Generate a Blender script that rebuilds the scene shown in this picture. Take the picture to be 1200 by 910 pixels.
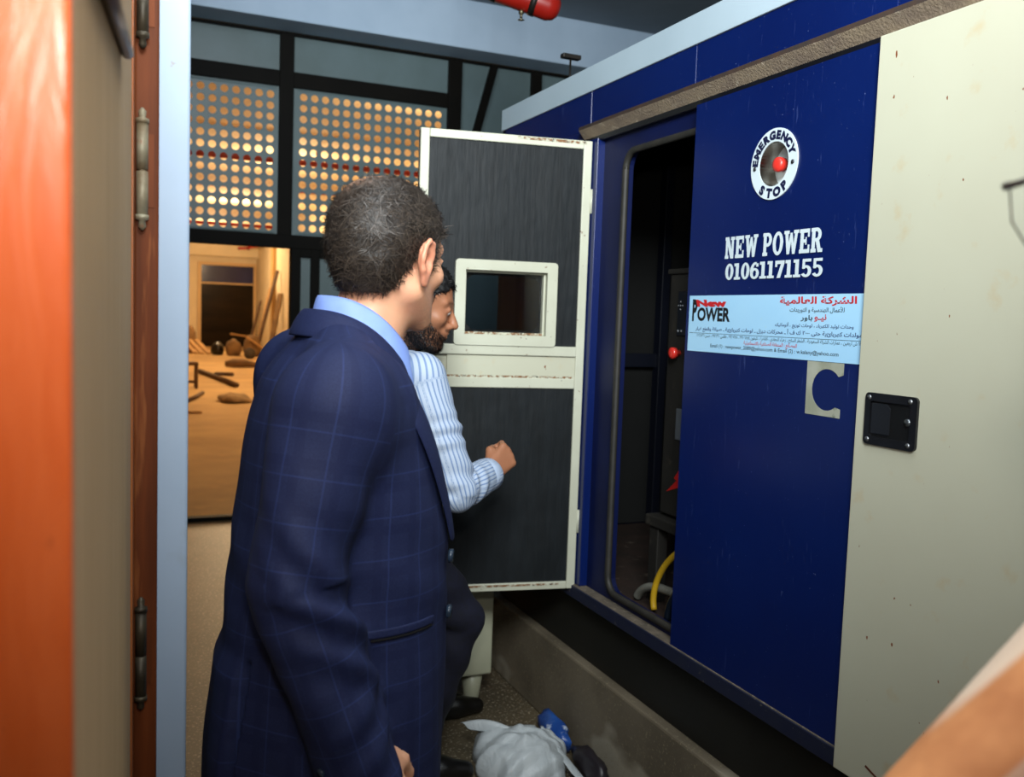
import bpy, bmesh, math, random
import numpy as np
from mathutils import Vector, Matrix, Euler
random.seed(7); rng = np.random.default_rng(7)
for o in list(bpy.data.objects): bpy.data.objects.remove(o)
SC = bpy.context.scene
COL = SC.collection

# ------------------------------------------------------------------ camera
YAW, PITCH, ROLL = math.radians(23.6), math.radians(4.5), math.radians(2.02)
fw = np.array([math.sin(YAW)*math.cos(PITCH), math.cos(YAW)*math.cos(PITCH), -math.sin(PITCH)])
rt = np.array([math.cos(YAW), -math.sin(YAW), 0.0]); up = np.cross(rt, fw)
rt2 = math.cos(ROLL)*rt + math.sin(ROLL)*up; up2 = -math.sin(ROLL)*rt + math.cos(ROLL)*up
cam = bpy.data.cameras.new('camera'); cam_o = bpy.data.objects.new('camera', cam); COL.objects.link(cam_o)
mw = Matrix.Identity(4)
for i, v in enumerate((rt2, up2, -fw)):
    for j in range(3): mw[j][i] = v[j]
mw.translation = (0, 0, 1.5)
cam_o.matrix_world = mw
cam.sensor_width = 36; cam.lens = 1060/1200*36; cam.clip_start = .02; cam.clip_end = 200
cam.dof.use_dof = True; cam.dof.focus_distance = 1.9; cam.dof.aperture_fstop = 5.0
SC.camera = cam_o

# ------------------------------------------------------------------ world, lamps, exposure
w = bpy.data.worlds.new('world'); SC.world = w; w.use_nodes = True
w.node_tree.nodes['Background'].inputs[0].default_value = (.42, .36, .30, 1)
w.node_tree.nodes['Background'].inputs[1].default_value = .03
def lamp(name, loc, target, size, energy, color=(1, 1, 1), size_y=None, spread=None):
    l = bpy.data.lights.new(name, 'AREA'); l.size = size; l.energy = energy; l.color = color
    if size_y: l.shape = 'RECTANGLE'; l.size_y = size_y
    if spread: l.spread = spread
    o = bpy.data.objects.new(name, l); COL.objects.link(o); o.location = loc
    d = Vector(target) - Vector(loc); o.rotation_euler = d.to_track_quat('-Z', 'Y').to_euler()
    return o
# flash bounced off the ceiling over the photographer, and the little of it that goes straight ahead
lamp('bounced_flash', (-.05, -.4, 2.8), (.85, 2.0, 2.85), .9, 94, (.92, .985, 1), spread=math.radians(100))
lamp('camera_flash', (.02, .03, 1.74), (.9, 2.3, 2.35), .07, 7.5, (1, .96, .91), spread=math.radians(150))
# added cool fills, unseen: one lights shoulders from above, one the back beam
lamp('top_fill', (.6, .9, 3.6), (.6, 1.0, 0), 1.2, 15, (.93, .98, 1), spread=math.radians(95))
lamp('beam_fill', (.4, 4.2, 3.6), (1.4, 6.4, 3.3), .3, 15, (.86, .94, 1), 1.2, math.radians(105))
hn = bpy.data.lights.new('hall_lamp_near', 'POINT'); hn.energy = 120; hn.color = (1, .73, .43); hn.shadow_soft_size = .12
hno = bpy.data.objects.new('hall_lamp_near', hn); COL.objects.link(hno); hno.location = (3.6, 11, 3.7)
# warm lamps of the hall behind the screen
for y in (17, 24, 31):
    hl = bpy.data.lights.new('hall_lamp', 'POINT'); hl.energy = 340; hl.color = (1, .73, .43); hl.shadow_soft_size = .12
    ho = bpy.data.objects.new('hall_lamp', hl); COL.objects.link(ho); ho.location = (2.8, y, 3.3)
SC.view_settings.view_transform = 'Standard'; SC.view_settings.look = 'None'
SC.view_settings.exposure = -0.17; SC.view_settings.gamma = 1.0; SC.view_settings.use_curve_mapping = False

# ------------------------------------------------------------------ helpers
def lin(c):
    if isinstance(c, str): c = tuple(int(c[i:i+2], 16)/255 for i in (0, 2, 4))
    return tuple(x/12.92 if x <= .04045 else ((x+.055)/1.055)**2.4 for x in c)
class NT:
    def __init__(s, name):
        s.m = bpy.data.materials.new(name); s.m.use_nodes = True
        s.t = s.m.node_tree; s.n = s.t.nodes; s.b = s.n['Principled BSDF']
    def new(s, typ, **kw):
        n = s.n.new(typ)
        for k, v in kw.items(): setattr(n, k, v)
        return n
    def link(s, a, b): s.t.links.new(a, b)
    def math(s, op, a, b=None, c=None):
        n = s.new('ShaderNodeMath', operation=op)
        for i, v in enumerate((a, b, c)):
            if v is None: continue
            if hasattr(v, 'node'): s.link(v, n.inputs[i])
            else: n.inputs[i].default_value = v
        return n.outputs[0]
    def mix(s, f, a, b):
        n = s.new('ShaderNodeMix', data_type='RGBA')
        for i, v in ((0, f), (6, a), (7, b)):
            if hasattr(v, 'node'): s.link(v, n.inputs[i])
            elif i == 0: n.inputs[0].default_value = v
            else: n.inputs[i].default_value = (*lin(v), 1) if isinstance(v, str) else (*v[:3], 1)
        return n.outputs[2]
    def coords(s, scale=(1, 1, 1)):
        tc = s.new('ShaderNodeTexCoord'); mp = s.new('ShaderNodeMapping'); mp.inputs['Scale'].default_value = scale
        s.link(tc.outputs['Object'], mp.inputs[0]); return mp.outputs[0]
    def noise(s, co, scale, detail=5, rough=.55, dist=0):
        n = s.new('ShaderNodeTexNoise'); n.inputs['Scale'].default_value = scale
        n.inputs['Detail'].default_value = detail; n.inputs['Roughness'].default_value = rough
        n.inputs['Distortion'].default_value = dist; s.link(co, n.inputs['Vector']); return n.outputs['Fac']
    def ramp(s, f, lo, hi):
        n = s.new('ShaderNodeMapRange'); n.inputs[1].default_value = lo; n.inputs[2].default_value = hi
        s.link(f, n.inputs[0]); return n.outputs[0]
    def bump(s, h, strength=.3, dist=.01):
        n = s.new('ShaderNodeBump'); n.inputs['Strength'].default_value = strength; n.inputs['Distance'].default_value = dist
        s.link(h, n.inputs['Height']); s.link(n.outputs[0], s.b.inputs['Normal'])
MATS = {}
def M(name, c1, c2=None, scale=6, lohi=(.35, .65), rough=.5, metal=0, bump=0, bscale=80, stretch=(1, 1, 1),
      spots=None, spots2=None, spec=.5, coat=0, trans=0, sss=0):
    if name in MATS: return MATS[name]
    k = NT(name); b = k.b; co = k.coords(stretch)
    col = None
    if c2: col = k.mix(k.ramp(k.noise(co, scale), *lohi), c1, c2)
    for sp in (spots, spots2):
        if sp:
            c, sc, t0, t1 = sp
            f = k.ramp(k.noise(co, sc, 4, .6), t0, t1)
            col = k.mix(f, col if col is not None else c1, c)
    if col is None: b.inputs['Base Color'].default_value = (*lin(c1), 1)
    else: k.link(col, b.inputs['Base Color'])
    b.inputs['Roughness'].default_value = rough; b.inputs['Metallic'].default_value = metal
    b.inputs['Specular IOR Level'].default_value = spec; b.inputs['Coat Weight'].default_value = coat
    b.inputs['Transmission Weight'].default_value = trans; b.inputs['Subsurface Weight'].default_value = sss
    if bump: k.bump(k.noise(co, bscale, 3), bump, .004)
    MATS[name] = k.m; return k.m

WM = {}
def wmat(o):
    m = o.matrix_basis.copy()
    while o.parent: o = o.parent; m = o.matrix_basis @ m
    return m
def empty(name, loc, label=None, cat=None, group=None, kind=None, rz=0):
    o = bpy.data.objects.new(name, None); COL.objects.link(o); o.location = loc; o.rotation_euler = (0, 0, rz)
    o.empty_display_size = .1
    tag(o, label, cat, group, kind); return o
def tag(o, label=None, cat=None, group=None, kind=None):
    if label: o['label'] = label
    if cat: o['category'] = cat
    if group: o['group'] = group
    if kind: o['kind'] = kind
    return o
def link_mesh(name, me, mats, parent=None, world=True, smooth=False):
    o = bpy.data.objects.new(name, me); COL.objects.link(o)
    for m in (mats if isinstance(mats, (list, tuple)) else [mats]): me.materials.append(m)
    if parent:
        o.parent = parent
        if world: me.transform(wmat(parent).inverted())
    if smooth: me.polygons.foreach_set('use_smooth', [True]*len(me.polygons))
    me.update(); return o
class MB:
    """collects shapes, links them as one mesh"""
    def __init__(s): s.b = bmesh.new()
    def box(s, x0, x1, y0, y1, z0, z1, bev=0, mi=0, mat=None):
        b2 = bmesh.new()
        bmesh.ops.create_cube(b2, size=1)
        for v in b2.verts:
            v.co = Vector(((x0+x1)/2+v.co.x*(x1-x0), (y0+y1)/2+v.co.y*(y1-y0), (z0+z1)/2+v.co.z*(z1-z0)))
        if bev: bmesh.ops.bevel(b2, geom=list(b2.edges), offset=bev, segments=2, affect='EDGES', profile=.5)
        return s.merge(b2, mi, mat)
    def merge(s, b2, mi=0, mat=None):
        if mat is not None: bmesh.ops.transform(b2, matrix=mat, verts=list(b2.verts))
        for f in b2.faces: f.material_index = mi
        me = bpy.data.meshes.new('tmp'); b2.to_mesh(me); b2.free(); s.b.from_mesh(me); bpy.data.meshes.remove(me); return s
    def poly(s, pts, mi=0):
        f = s.b.faces.new([s.b.verts.new(p) for p in pts]); f.material_index = mi; return s
    def prism(s, loop, vec, mi=0, mat=None):
        """closed loop of 3-D points extruded along vec"""
        b2 = bmesh.new(); vec = Vector(vec)
        a = [b2.verts.new(p) for p in loop]; c = [b2.verts.new(Vector(p)+vec) for p in loop]
        n = len(a); b2.faces.new(a[::-1]); b2.faces.new(c)
        for i in range(n): b2.faces.new((a[i], a[(i+1) % n], c[(i+1) % n], c[i]))
        bmesh.ops.recalc_face_normals(b2, faces=list(b2.faces)); return s.merge(b2, mi, mat)
    def tube(s, pts, r, seg=10, mi=0, caps=True):
        P = [Vector(p) for p in pts]; n = len(P); rr = r if isinstance(r, (list, tuple)) else [r]*n
        rings = []; ref = None
        for i in range(n):
            t = (P[min(i+1, n-1)]-P[max(i-1, 0)]).normalized()
            if ref is None: ref = t.orthogonal().normalized()
            u = (ref - t*ref.dot(t)).normalized(); v = t.cross(u); ref = u
            rings.append([s.b.verts.new(P[i]+(u*math.cos(a)+v*math.sin(a))*rr[i]) for a in [2*math.pi*j/seg for j in range(seg)]])
        fs = []
        for i in range(n-1):
            for j in range(seg):
                fs.append(s.b.faces.new((rings[i][j], rings[i][(j+1) % seg], rings[i+1][(j+1) % seg], rings[i+1][j])))
        if caps: fs += [s.b.faces.new(rings[0][::-1]), s.b.faces.new(rings[-1])]
        for f in fs: f.material_index = mi; f.smooth = True
        return s
    def ball(s, c, r, seg=12, mi=0, mat=None):
        b2 = bmesh.new(); bmesh.ops.create_uvsphere(b2, u_segments=seg, v_segments=max(6, seg//2+2), radius=1)
        r = r if isinstance(r, (list, tuple)) else (r, r, r)
        for v in b2.verts: v.co = Vector((v.co.x*r[0]+c[0], v.co.y*r[1]+c[1], v.co.z*r[2]+c[2]))
        for f in b2.faces: f.smooth = True
        return s.merge(b2, mi, mat)
    def build(s, name, mats, parent=None, smooth=False, mod=None):
        bmesh.ops.recalc_face_normals(s.b, faces=list(s.b.faces)) if mod == 'recalc' else None
        me = bpy.data.meshes.new(name); s.b.to_mesh(me); s.b.free()
        return link_mesh(name, me, mats, parent, True, smooth)
def B(name, mats, parent, *boxes, bev=.002):
    m = MB()
    for b in boxes: m.box(*b[:6], bev=bev, mi=b[6] if len(b) > 6 else 0)
    return m.build(name, mats, parent)
def T(name, mat, parent, pts, r, seg=10): return MB().tube(pts, r, seg).build(name, mat, parent)
def S(o): o['kind'] = 'structure'; return o
def hole_plate(outer, inner, vec, hole_back=True):
    """flat plate (loops of 3-D points) with holes, extruded by vec"""
    b = bmesh.new(); ed = []
    for loop in [outer]+inner:
        vs = [b.verts.new(p) for p in loop]
        ed += [b.edges.new((vs[i], vs[(i+1) % len(vs)])) for i in range(len(vs))]
    bmesh.ops.triangle_fill(b, use_beauty=True, edges=ed)
    r = bmesh.ops.extrude_face_region(b, geom=list(b.faces))
    bmesh.ops.translate(b, vec=Vector(vec), verts=[g for g in r['geom'] if isinstance(g, bmesh.types.BMVert)])
    bmesh.ops.recalc_face_normals(b, faces=list(b.faces))
    return b
def rrect(y0, y1, z0, z1, r, n=6):
    P = []
    for cy, cz, a0 in ((y1-r, z1-r, 0), (y0+r, z1-r, 90), (y0+r, z0+r, 180), (y1-r, z0+r, 270)):
        for i in range(n+1):
            a = math.radians(a0+90*i/n); P.append((cy+r*math.cos(a), cz+r*math.sin(a)))
    return P
def circ(cy, cz, r, n=48): return [(cy+r*math.cos(2*math.pi*i/n), cz+r*math.sin(2*math.pi*i/n)) for i in range(n)]

# text ---------------------------------------------------------------------
AR = {}
for ch, base, n in [('ا', 0xFE8D, 2), ('أ', 0xFE83, 2), ('إ', 0xFE87, 2), ('آ', 0xFE81, 2), ('ب', 0xFE8F, 4), ('ة', 0xFE93, 2), ('ت', 0xFE95, 4),
    ('ث', 0xFE99, 4), ('ج', 0xFE9D, 4), ('ح', 0xFEA1, 4), ('خ', 0xFEA5, 4), ('د', 0xFEA9, 2), ('ذ', 0xFEAB, 2), ('ر', 0xFEAD, 2), ('ز', 0xFEAF, 2),
    ('س', 0xFEB1, 4), ('ش', 0xFEB5, 4), ('ص', 0xFEB9, 4), ('ض', 0xFEBD, 4), ('ط', 0xFEC1, 4), ('ظ', 0xFEC5, 4), ('ع', 0xFEC9, 4), ('غ', 0xFECD, 4),
    ('ف', 0xFED1, 4), ('ق', 0xFED5, 4), ('ك', 0xFED9, 4), ('ل', 0xFEDD, 4), ('م', 0xFEE1, 4), ('ن', 0xFEE5, 4), ('ه', 0xFEE9, 4), ('و', 0xFEED, 2),
    ('ى', 0xFEEF, 2), ('ي', 0xFEF1, 4), ('ء', 0xFE80, 1)]: AR[ch] = (base, n)
AR['ـ'] = (0x640, 9)
LA = {'ا': 0xFEFB, 'أ': 0xFEF7, 'إ': 0xFEF9, 'آ': 0xFEF5}
def arabic(s):
    """joined presentation forms in visual order"""
    out = []; i = 0
    def joins_next(c): return c in AR and AR[c][1] in (4, 9)
    while i < len(s):
        c = s[i]
        if c in AR:
            prev = i > 0 and joins_next(s[i-1])
            if c == 'ل' and i+1 < len(s) and s[i+1] in LA:
                out.append(chr(LA[s[i+1]]+(1 if prev else 0))); i += 2; continue
            nxt = i+1 < len(s) and s[i+1] in AR and joins_next(c) and s[i+1] != 'ء'
            b, n = AR[c]
            if n == 9: out.append(c)
            elif n == 1: out.append(chr(b))
            elif n == 2: out.append(chr(b+(1 if prev else 0)))
            else: out.append(chr(b+(3 if prev and nxt else 2 if nxt else 1 if prev else 0)))
            i += 1
        elif c.isdigit():
            j = i
            while j < len(s) and s[j].isdigit(): j += 1
            out.append(s[i:j][::-1][::-1] if False else ''.join(reversed(s[i:j]))); i = j
        else: out.append({'(': ')', ')': '('}.get(c, c)); i += 1
    # digits were reversed so that the whole-line reversal restores them
    return ''.join(out)[::-1]
_fc = bpy.data.curves.new('lettering_source', 'FONT'); _fo = bpy.data.objects.new('lettering_source', _fc)
def glyphs(body, offset=0.0, res=3):
    """2-D verts and faces of a line of lettering, from x=0, unit size"""
    _fc.body = body; _fc.offset = offset; _fc.resolution_u = res
    if _fo.name not in COL.objects: COL.objects.link(_fo)
    bpy.context.view_layer.update()
    me = bpy.data.meshes.new_from_object(_fo.evaluated_get(bpy.context.evaluated_depsgraph_get()))
    v = np.array([tuple(x.co)[:2] for x in me.vertices]).reshape(-1, 2); f = [tuple(p.vertices) for p in me.polygons]
    bpy.data.meshes.remove(me); return v, f
def face_text(name, body, mat, parent, y_left, y_right, z0, z1, X, offset=0.0, shear=0, res=3, vf=None):
    """lettering on the machine's side (faces -X): reads from larger to smaller Y"""
    v, f = vf if vf else glyphs(body, offset, res)
    v = v.copy(); lo, hi = v.min(0), v.max(0); v = (v-lo)/(hi-lo)
    me = bpy.data.meshes.new(name)
    dep = np.zeros(len(v))
    if vf:                                   # overlapping strokes lie a hair apart
        for i, p in enumerate(f): dep[list(p)] = 1.5e-5*i
    me.from_pydata([(X-dep[i], y_left+(y_right-y_left)*(a+shear*b), z0+(z1-z0)*b) for i, (a, b) in enumerate(v)], [], f)
    return link_mesh(name, me, mat, parent)

# slab-serif capitals and figures, as flat outlines ---------------------------
def slab(s):
    V, Fc = [], []; x = 0
    def poly(pts, dx):
        n = len(V); V.extend((p[0]+dx, p[1]) for p in pts); Fc.append(tuple(range(n, n+len(pts))))
    def R(a, b, c, d, dx): poly([(a, b), (c, b), (c, d), (a, d)], dx)
    def arc(cx, cy, rx, ry, tx, ty, a0, a1, dx, n=18):
        for i in range(n):
            p, q = (math.radians(a0+(a1-a0)*k/n) for k in (i, i+1))
            poly([(cx+(rx-tx)*math.cos(p), cy+(ry-ty)*math.sin(p)), (cx+rx*math.cos(p), cy+ry*math.sin(p)),
                  (cx+rx*math.cos(q), cy+ry*math.sin(q)), (cx+(rx-tx)*math.cos(q), cy+(ry-ty)*math.sin(q))], dx)
    for c in s:
        d = x
        if c == ' ': x += .32; continue
        if c == 'N':
            R(0, 0, .3, .15, d); R(.05, 0, .22, 1, d); R(0, .85, .3, 1, d); R(.53, 0, .7, 1, d); R(.45, .85, .78, 1, d)
            poly([(.05, 1), (.3, 1), (.7, 0), (.46, 0)], d); w_ = .78
        elif c == 'E':
            R(.06, 0, .28, 1, d); R(0, .84, .66, 1, d); R(0, 0, .68, .16, d); R(.54, .66, .66, 1, d); R(.56, 0, .68, .34, d)
            R(.2, .43, .48, .57, d); R(.4, .34, .48, .66, d); w_ = .7
        elif c == 'W':
            R(0, .86, .36, 1, d); R(.66, .86, 1.0, 1, d)
            poly([(.05, 1), (.27, 1), (.4, 0), (.22, 0)], d); poly([(.22, 0), (.4, 0), (.57, .9), (.43, .9)], d)
            poly([(.43, .9), (.57, .9), (.76, 0), (.6, 0)], d); poly([(.6, 0), (.78, 0), (.95, 1), (.76, 1)], d); w_ = 1.0
        elif c == 'P':
            R(.05, 0, .27, 1, d); R(0, 0, .36, .15, d); R(0, .85, .36, 1, d); R(.2, .4, .38, .55, d); R(.2, .85, .38, 1, d)
            arc(.36, .7, .3, .3, .21, .15, -90, 90, d); w_ = .68
        elif c == 'R':
            R(.05, 0, .27, 1, d); R(0, 0, .34, .15, d); R(0, .85, .36, 1, d); R(.2, .44, .38, .58, d); R(.2, .85, .38, 1, d)
            arc(.36, .72, .3, .28, .21, .14, -90, 90, d); poly([(.3, .5), (.52, .52), (.7, .0), (.47, 0)], d); R(.47, 0, .76, .15, d); w_ = .76
        elif c in 'O0':
            rx = .37 if c == 'O' else .31; arc(rx, .5, rx, .51, .22, .15, 0, 360, d, 32); w_ = 2*rx
        elif c == '1':
            R(.12, 0, .34, 1, d); R(0, 0, .46, .15, d); R(0, .82, .3, 1, d); w_ = .46
        elif c == '6':
            arc(.31, .32, .31, .33, .2, .14, 0, 360, d, 28); arc(.36, .45, .36, .55, .21, .15, 75, 190, d, 14); R(.42, .72, .58, .92, d); w_ = .62
        elif c == '7':
            R(0, .8, .6, 1, d); R(0, .64, .14, 1, d); poly([(.38, .82), (.6, .82), (.36, 0), (.13, 0)], d); w_ = .6
        elif c == '5':
            R(.04, .84, .56, 1, d); R(.04, .45, .2, 1, d); arc(.27, .32, .33, .33, .21, .14, -150, 140, d, 20); w_ = .61
        x += w_+.06
    return np.array(V), Fc
# ------------------------------------------------------------------ materials of the setting
k = NT('terrazzo_floor'); co = k.coords()
base = k.mix(k.ramp(k.noise(co, 1.4, 6), .35, .65), '675b46', '514737')
base = k.mix(k.ramp(k.noise(co, 95, 2), .58, .66), base, 'a59a84')
base = k.mix(k.ramp(k.noise(co, 70, 2), .62, .68), base, '4a4137')
k.link(base, k.b.inputs[0]); k.b.inputs['Roughness'].default_value = .45; terrazzo = k.m
sand = M('sandy_floor', 'c49f68', 'ae8c5a', 1.1, rough=.9, bump=.5, bscale=9, spots=('c69c64', 4.5, .55, .75))
paint = M('blue_white_paint', '9db0c6', '93a7be', 3, rough=.55, spots=('8d9aa6', 7, .66, .8), spots2=('8f8478', 28, .72, .78))
concrete_paint = M('painted_beam', 'a9bccf', '9db1c5', 2, rough=.7)
ceiling_m = M('ceiling_paint', '77828c', '6c7780', 2, rough=.8)
black_steel = M('black_steel', '0b0a08', '100e0b', 5, rough=.6, spec=.08)
sheet = M('grey_sheet', '5d6e71', '556566', 3, rough=.45)
cream_wall = M('cream_wall', 'e0cfae', 'd6c4a0', 1.5, rough=.8)
grey_wall = M('grey_wall', '8d98a3', '838e99', 2, rough=.8)

# ------------------------------------------------------------------ the front room
S(B('floor', terrazzo, None, (-2.2, 5.2, -2.7, 6.55, -.12, 0), bev=0))
S(B('ceiling', ceiling_m, None, (-2.2, 5.2, -2.7, 6.72, 3.75, 3.9), bev=0))
S(B('trim_beam', concrete_paint, None, (-2.0, 5.0, 6.27, 6.54, 3.41, 3.75), bev=.006))
S(B('wall_right', grey_wall, None, (5.0, 5.2, -2.7, 6.72, 0, 3.75), bev=0))
S(B('wall_front', grey_wall, None, (-2.2, 5.2, -2.7, -2.5, 0, 3.75), bev=0))
S(B('wall_side', grey_wall, None, (-2.2, -2.0, -2.5, 6.72, 0, 3.75), bev=0))
S(B('wall_left', paint, None, (-2.0, .0935, 1.385, 1.62, 0, 3.75), bev=.004))

# back wall: black steel frame with grey sheets, two of them perforated, and a doorway
bw = empty('wall_back', (2, 6.6, 0), kind='structure')
F0, F1 = 6.55, 6.63
def post(x0, x1, z0, z1): B('post', black_steel, bw, (x0, x1, F0, F1, z0, z1), bev=.003)
def rail(x0, x1, z0, z1, d=.004): B('rail', black_steel, bw, (x0, x1, F0+d, F1-d, z0, z1), bev=.003)
for x0, x1, z0 in ((-2.0, -1.9, 0), (-1.2, -1.1, 2.02), (-.2, -.09, 2.02), (1.025, 1.122, 2.02), (2.262, 2.367, 0), (2.94, 3.028, 0), (3.9, 4.0, 0), (4.9, 5.0, 0)):
    post(x0, x1, z0, 3.41)
post(1.122, 1.19, 0, 1.93); post(1.262, 1.325, 0, 1.93); post(-.2, -.1, 0, 2.0)
for a, b in ((-1.9, -1.2), (-1.1, -.2), (-.09, 1.025), (1.122, 2.262)):
    rail(a, b, 3.045, 3.15)
    B('panel', sheet, bw, (a, b, 6.585, 6.593, 3.15, 3.40), bev=0)
rail(-1.9, 2.262, 1.93, 2.025, .002); rail(-2.0, 5.0, 3.395, 3.41); rail(1.122, 2.262, 1.872, 1.93)
rail(-.1, 1.122, 0, .03); rail(2.367, 2.94, .05, .12); rail(1.325, 2.262, .05, .12)
B('panel', sheet, bw, (1.19, 1.262, 6.585, 6.593, .03, 1.875), bev=0)
B('panel', sheet, bw, (1.325, 2.262, 6.585, 6.593, .1, 1.875), bev=0)
for a, b in ((2.367, 2.94), (3.028, 3.9), (4.0, 4.9)): B('panel', sheet, bw, (a, b, 6.585, 6.593, .1, 3.40), bev=0)
for a, b in ((-1.9, -1.2), (-1.1, -.2)): B('panel', sheet, bw, (a, b, 6.585, 6.593, .1, 3.05), bev=0)
MB().prism([(2.44, 6.545, 2.8), (2.50, 6.545, 2.8), (2.655, 6.545, 3.40), (2.595, 6.545, 3.40)], (0, .03, 0)).build('brace', black_steel, bw)
def perforated(x_first, n_c, z_first, n_r, x0, x1, z0, z1, dx=.0768, dz=.0758, r=.0262):
    b = bmesh.new(); N = 16; y = 6.585
    def q(p): return b.verts.new((p[0], y, p[1]))
    for i in range(n_c):
        for j in range(n_r):
            cx, cz = x_first+dx*i, z_first+dz*j
            inn = []; out = []
            for a in range(N):
                t = 2*math.pi*a/N; c, s_ = math.cos(t), math.sin(t); m = max(abs(c), abs(s_))
                inn.append(q((cx+r*c, cz+r*s_))); out.append(q((cx+dx/2*c/m, cz+dz/2*s_/m)))
            for a in range(N): b.faces.new((inn[a], inn[(a+1) % N], out[(a+1) % N], out[a]))
    L, Rr, Bt, Tp = x_first-dx/2, x_first+dx*(n_c-.5), z_first-dz/2, z_first+dz*(n_r-.5)
    for (a0, a1, b0, b1) in ((x0, L, z0, z1), (Rr, x1, z0, z1), (L, Rr, z0, Bt), (L, Rr, Tp, z1)):
        b.faces.new([q(p) for p in ((a0, b0), (a1, b0), (a1, b1), (a0, b1))])
    bmesh.ops.remove_doubles(b, verts=list(b.verts), dist=.0002)
    me = bpy.data.meshes.new('perforated_panel'); b.to_mesh(me); b.free()
    o = link_mesh('perforated_panel', me, sheet, bw)
    md = o.modifiers.new('thickness', 'SOLIDIFY'); md.thickness = .003
perforated(-.0305, 14, 2.075, 13, -.095, 1.03, 2.02, 3.05)
perforated(1.197, 14, 2.080, 13, 1.117, 2.265, 2.02, 3.05)

# ------------------------------------------------------------------ the lit hall behind
HX0, HX1, HY1, HZ = -7.0, 4.86, 36.0, 4.2
S(B('floor_hall', sand, None, (HX0, HX1, 6.56, HY1, -.12, -.002), bev=0))
S(B('ceiling_hall', cream_wall, None, (HX0-.2, HX1+.2, 6.72, HY1+.2, HZ, HZ+.1), bev=0))
S(B('wall_hall_right', cream_wall, None, (HX1, HX1+.2, 6.72, HY1, 0, HZ), bev=0))
S(B('wall_hall_left', cream_wall, None, (HX0-.2, HX0, 6.72, HY1, 0, HZ), bev=0))
S(B('wall_hall_near', cream_wall, None, (HX0, -2.0, 6.6, 6.72, 0, HZ), bev=0))
S(B('wall_hall_lintel', cream_wall, None, (-2.0, 5.06, 6.64, 6.72, 3.41, HZ), bev=0))
fwl = empty('wall_hall_far', (3.8, HY1, 0), kind='structure')
B('masonry', cream_wall, fwl, (HX0, 2.85, HY1, HY1+.2, 0, HZ), (4.75, HX1, HY1, HY1+.2, 0, HZ), (2.85, 4.75, HY1, HY1+.2, 3.06, HZ), bev=0)
S(B('trim_hall_soffit', cream_wall, None, (HX0, HX1, 35.5, HY1-.002, 3.38, HZ), bev=.01))
for y in (31.2, 27.6): S(B('trim_pilaster', M('pilaster_paint', 'b8935c', 'ad8852', 1.5, rough=.8), None, (HX1-.12, HX1-.002, y, y+.5, 0, HZ), bev=.01))
win = empty('window_1', (3.8, HY1+.05, 0), kind='structure')
wfm = M('window_frame_paint', 'cfae7c', rough=.6)
B('window_frame', wfm, win, (2.72, 2.85, 35.93, 36.12, 0, 3.18), (4.75, 4.85, 35.93, 36.12, 0, 3.18), (2.85, 4.75, 35.93, 36.12, 3.06, 3.18), (2.85, 4.75, 36.0, 36.08, 2.36, 2.42), bev=.008)
B('upper_pane', M('dusk_pane', '0d1440', '101a55', 1, rough=.15), win, (2.85, 4.75, 36.03, 36.05, 2.42, 3.06), bev=0)
B('lower_pane', M('dark_pane', '120d07', '2a1e10', .9, rough=.2, spec=.12, stretch=(.5, 1, 2.5)), win, (2.85, 4.75, 36.03, 36.05, .02, 2.36), bev=0)
B('masonry_backing', M('night', '050505', rough=1), fwl, (2.8, 4.8, 36.14, 36.2, 0, 3.1), bev=0)
red_paint = M('red_pipe_paint', '8e1c14', '7a1510', 3, rough=.45)
for nm, y, z, dz in (('a', 15.25, 3.9, .0), ('b', 27.7, 3.9, 0), ('c', 19.3, 3.95, 0)):
    o = MB().tube([(-3.5, y, z), (4.8, y, z+dz)], .055 if nm != 'c' else .035, 10)
    for x in (-2, .5, 3):
        o.tube([(x, y, z), (x, y, HZ)], .012, 6)
    o = o.build('sprinkler_pipe', red_paint)
    tag(o, {'a': 'red fire pipe under hall ceiling, middle line behind the perforated sheets', 'b': 'red fire pipe under hall ceiling, lowest line behind the perforated sheets',
            'c': 'thin red fire pipe under the hall ceiling, between the two thicker red pipes'}[nm], 'pipe')
o = MB().tube([(4.25, 33.6, 3.62), (4.25, 33.2, 3.66), (4.8, 33.0, 3.75)], .07, 10).tube([(4.25, 33.6, 3.62), (3.9, 33.7, 3.6)], .05, 10).build('pipe_stub', red_paint)
tag(o, 'short bent red pipe high in the far right corner of the hall', 'pipe')

# debris on the hall floor
wood1 = M('raw_wood', 'b98d55', '9a713f', 5, rough=.75, stretch=(1, 1, 6)); wood2 = M('dark_wood', '5a3d20', '46301a', 5, rough=.8, stretch=(1, 1, 6))
sack = M('sack_cloth', '8a6a42', '6e5233', 4, rough=.9, bump=.5, bscale=12)
def plank(a, b, w_, t, m, label, cat='plank', group=None, name='plank'):
    a, b = Vector(a), Vector(b); d = (b-a); L = d.length; q = d.to_track_quat('X', 'Z').to_matrix().to_4x4(); q.translation = (a+b)/2
    o = MB().box(-L/2, L/2, -w_/2, w_/2, -t/2, t/2, bev=min(w_, t)*.15, mat=q).build(name, m); return tag(o, label, cat, group)
lean = [((4.05, 30.0, .02), (4.76, 30.3, 2.75), .14, .06, wood2, 'longest dark plank leaning in the hall corner, reaching highest'),
        ((4.2, 31.0, .02), (4.72, 31.25, 2.2), .2, .05, wood1, 'broad pale plank leaning behind the tall dark plank'),
        ((4.42, 29.6, .02), (4.78, 29.8, 2.0), .22, .06, sack, 'wide brown board leaning nearest the right hall wall'),
        ((3.85, 30.45, .02), (4.3, 30.75, 1.75), .08, .06, wood2, 'thin dark pole leaning left of the tall plank')]
for a, b, w_, t, m, l in lean: plank(a, b, w_, t, m, l, group='boards leaning in the hall corner')
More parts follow.
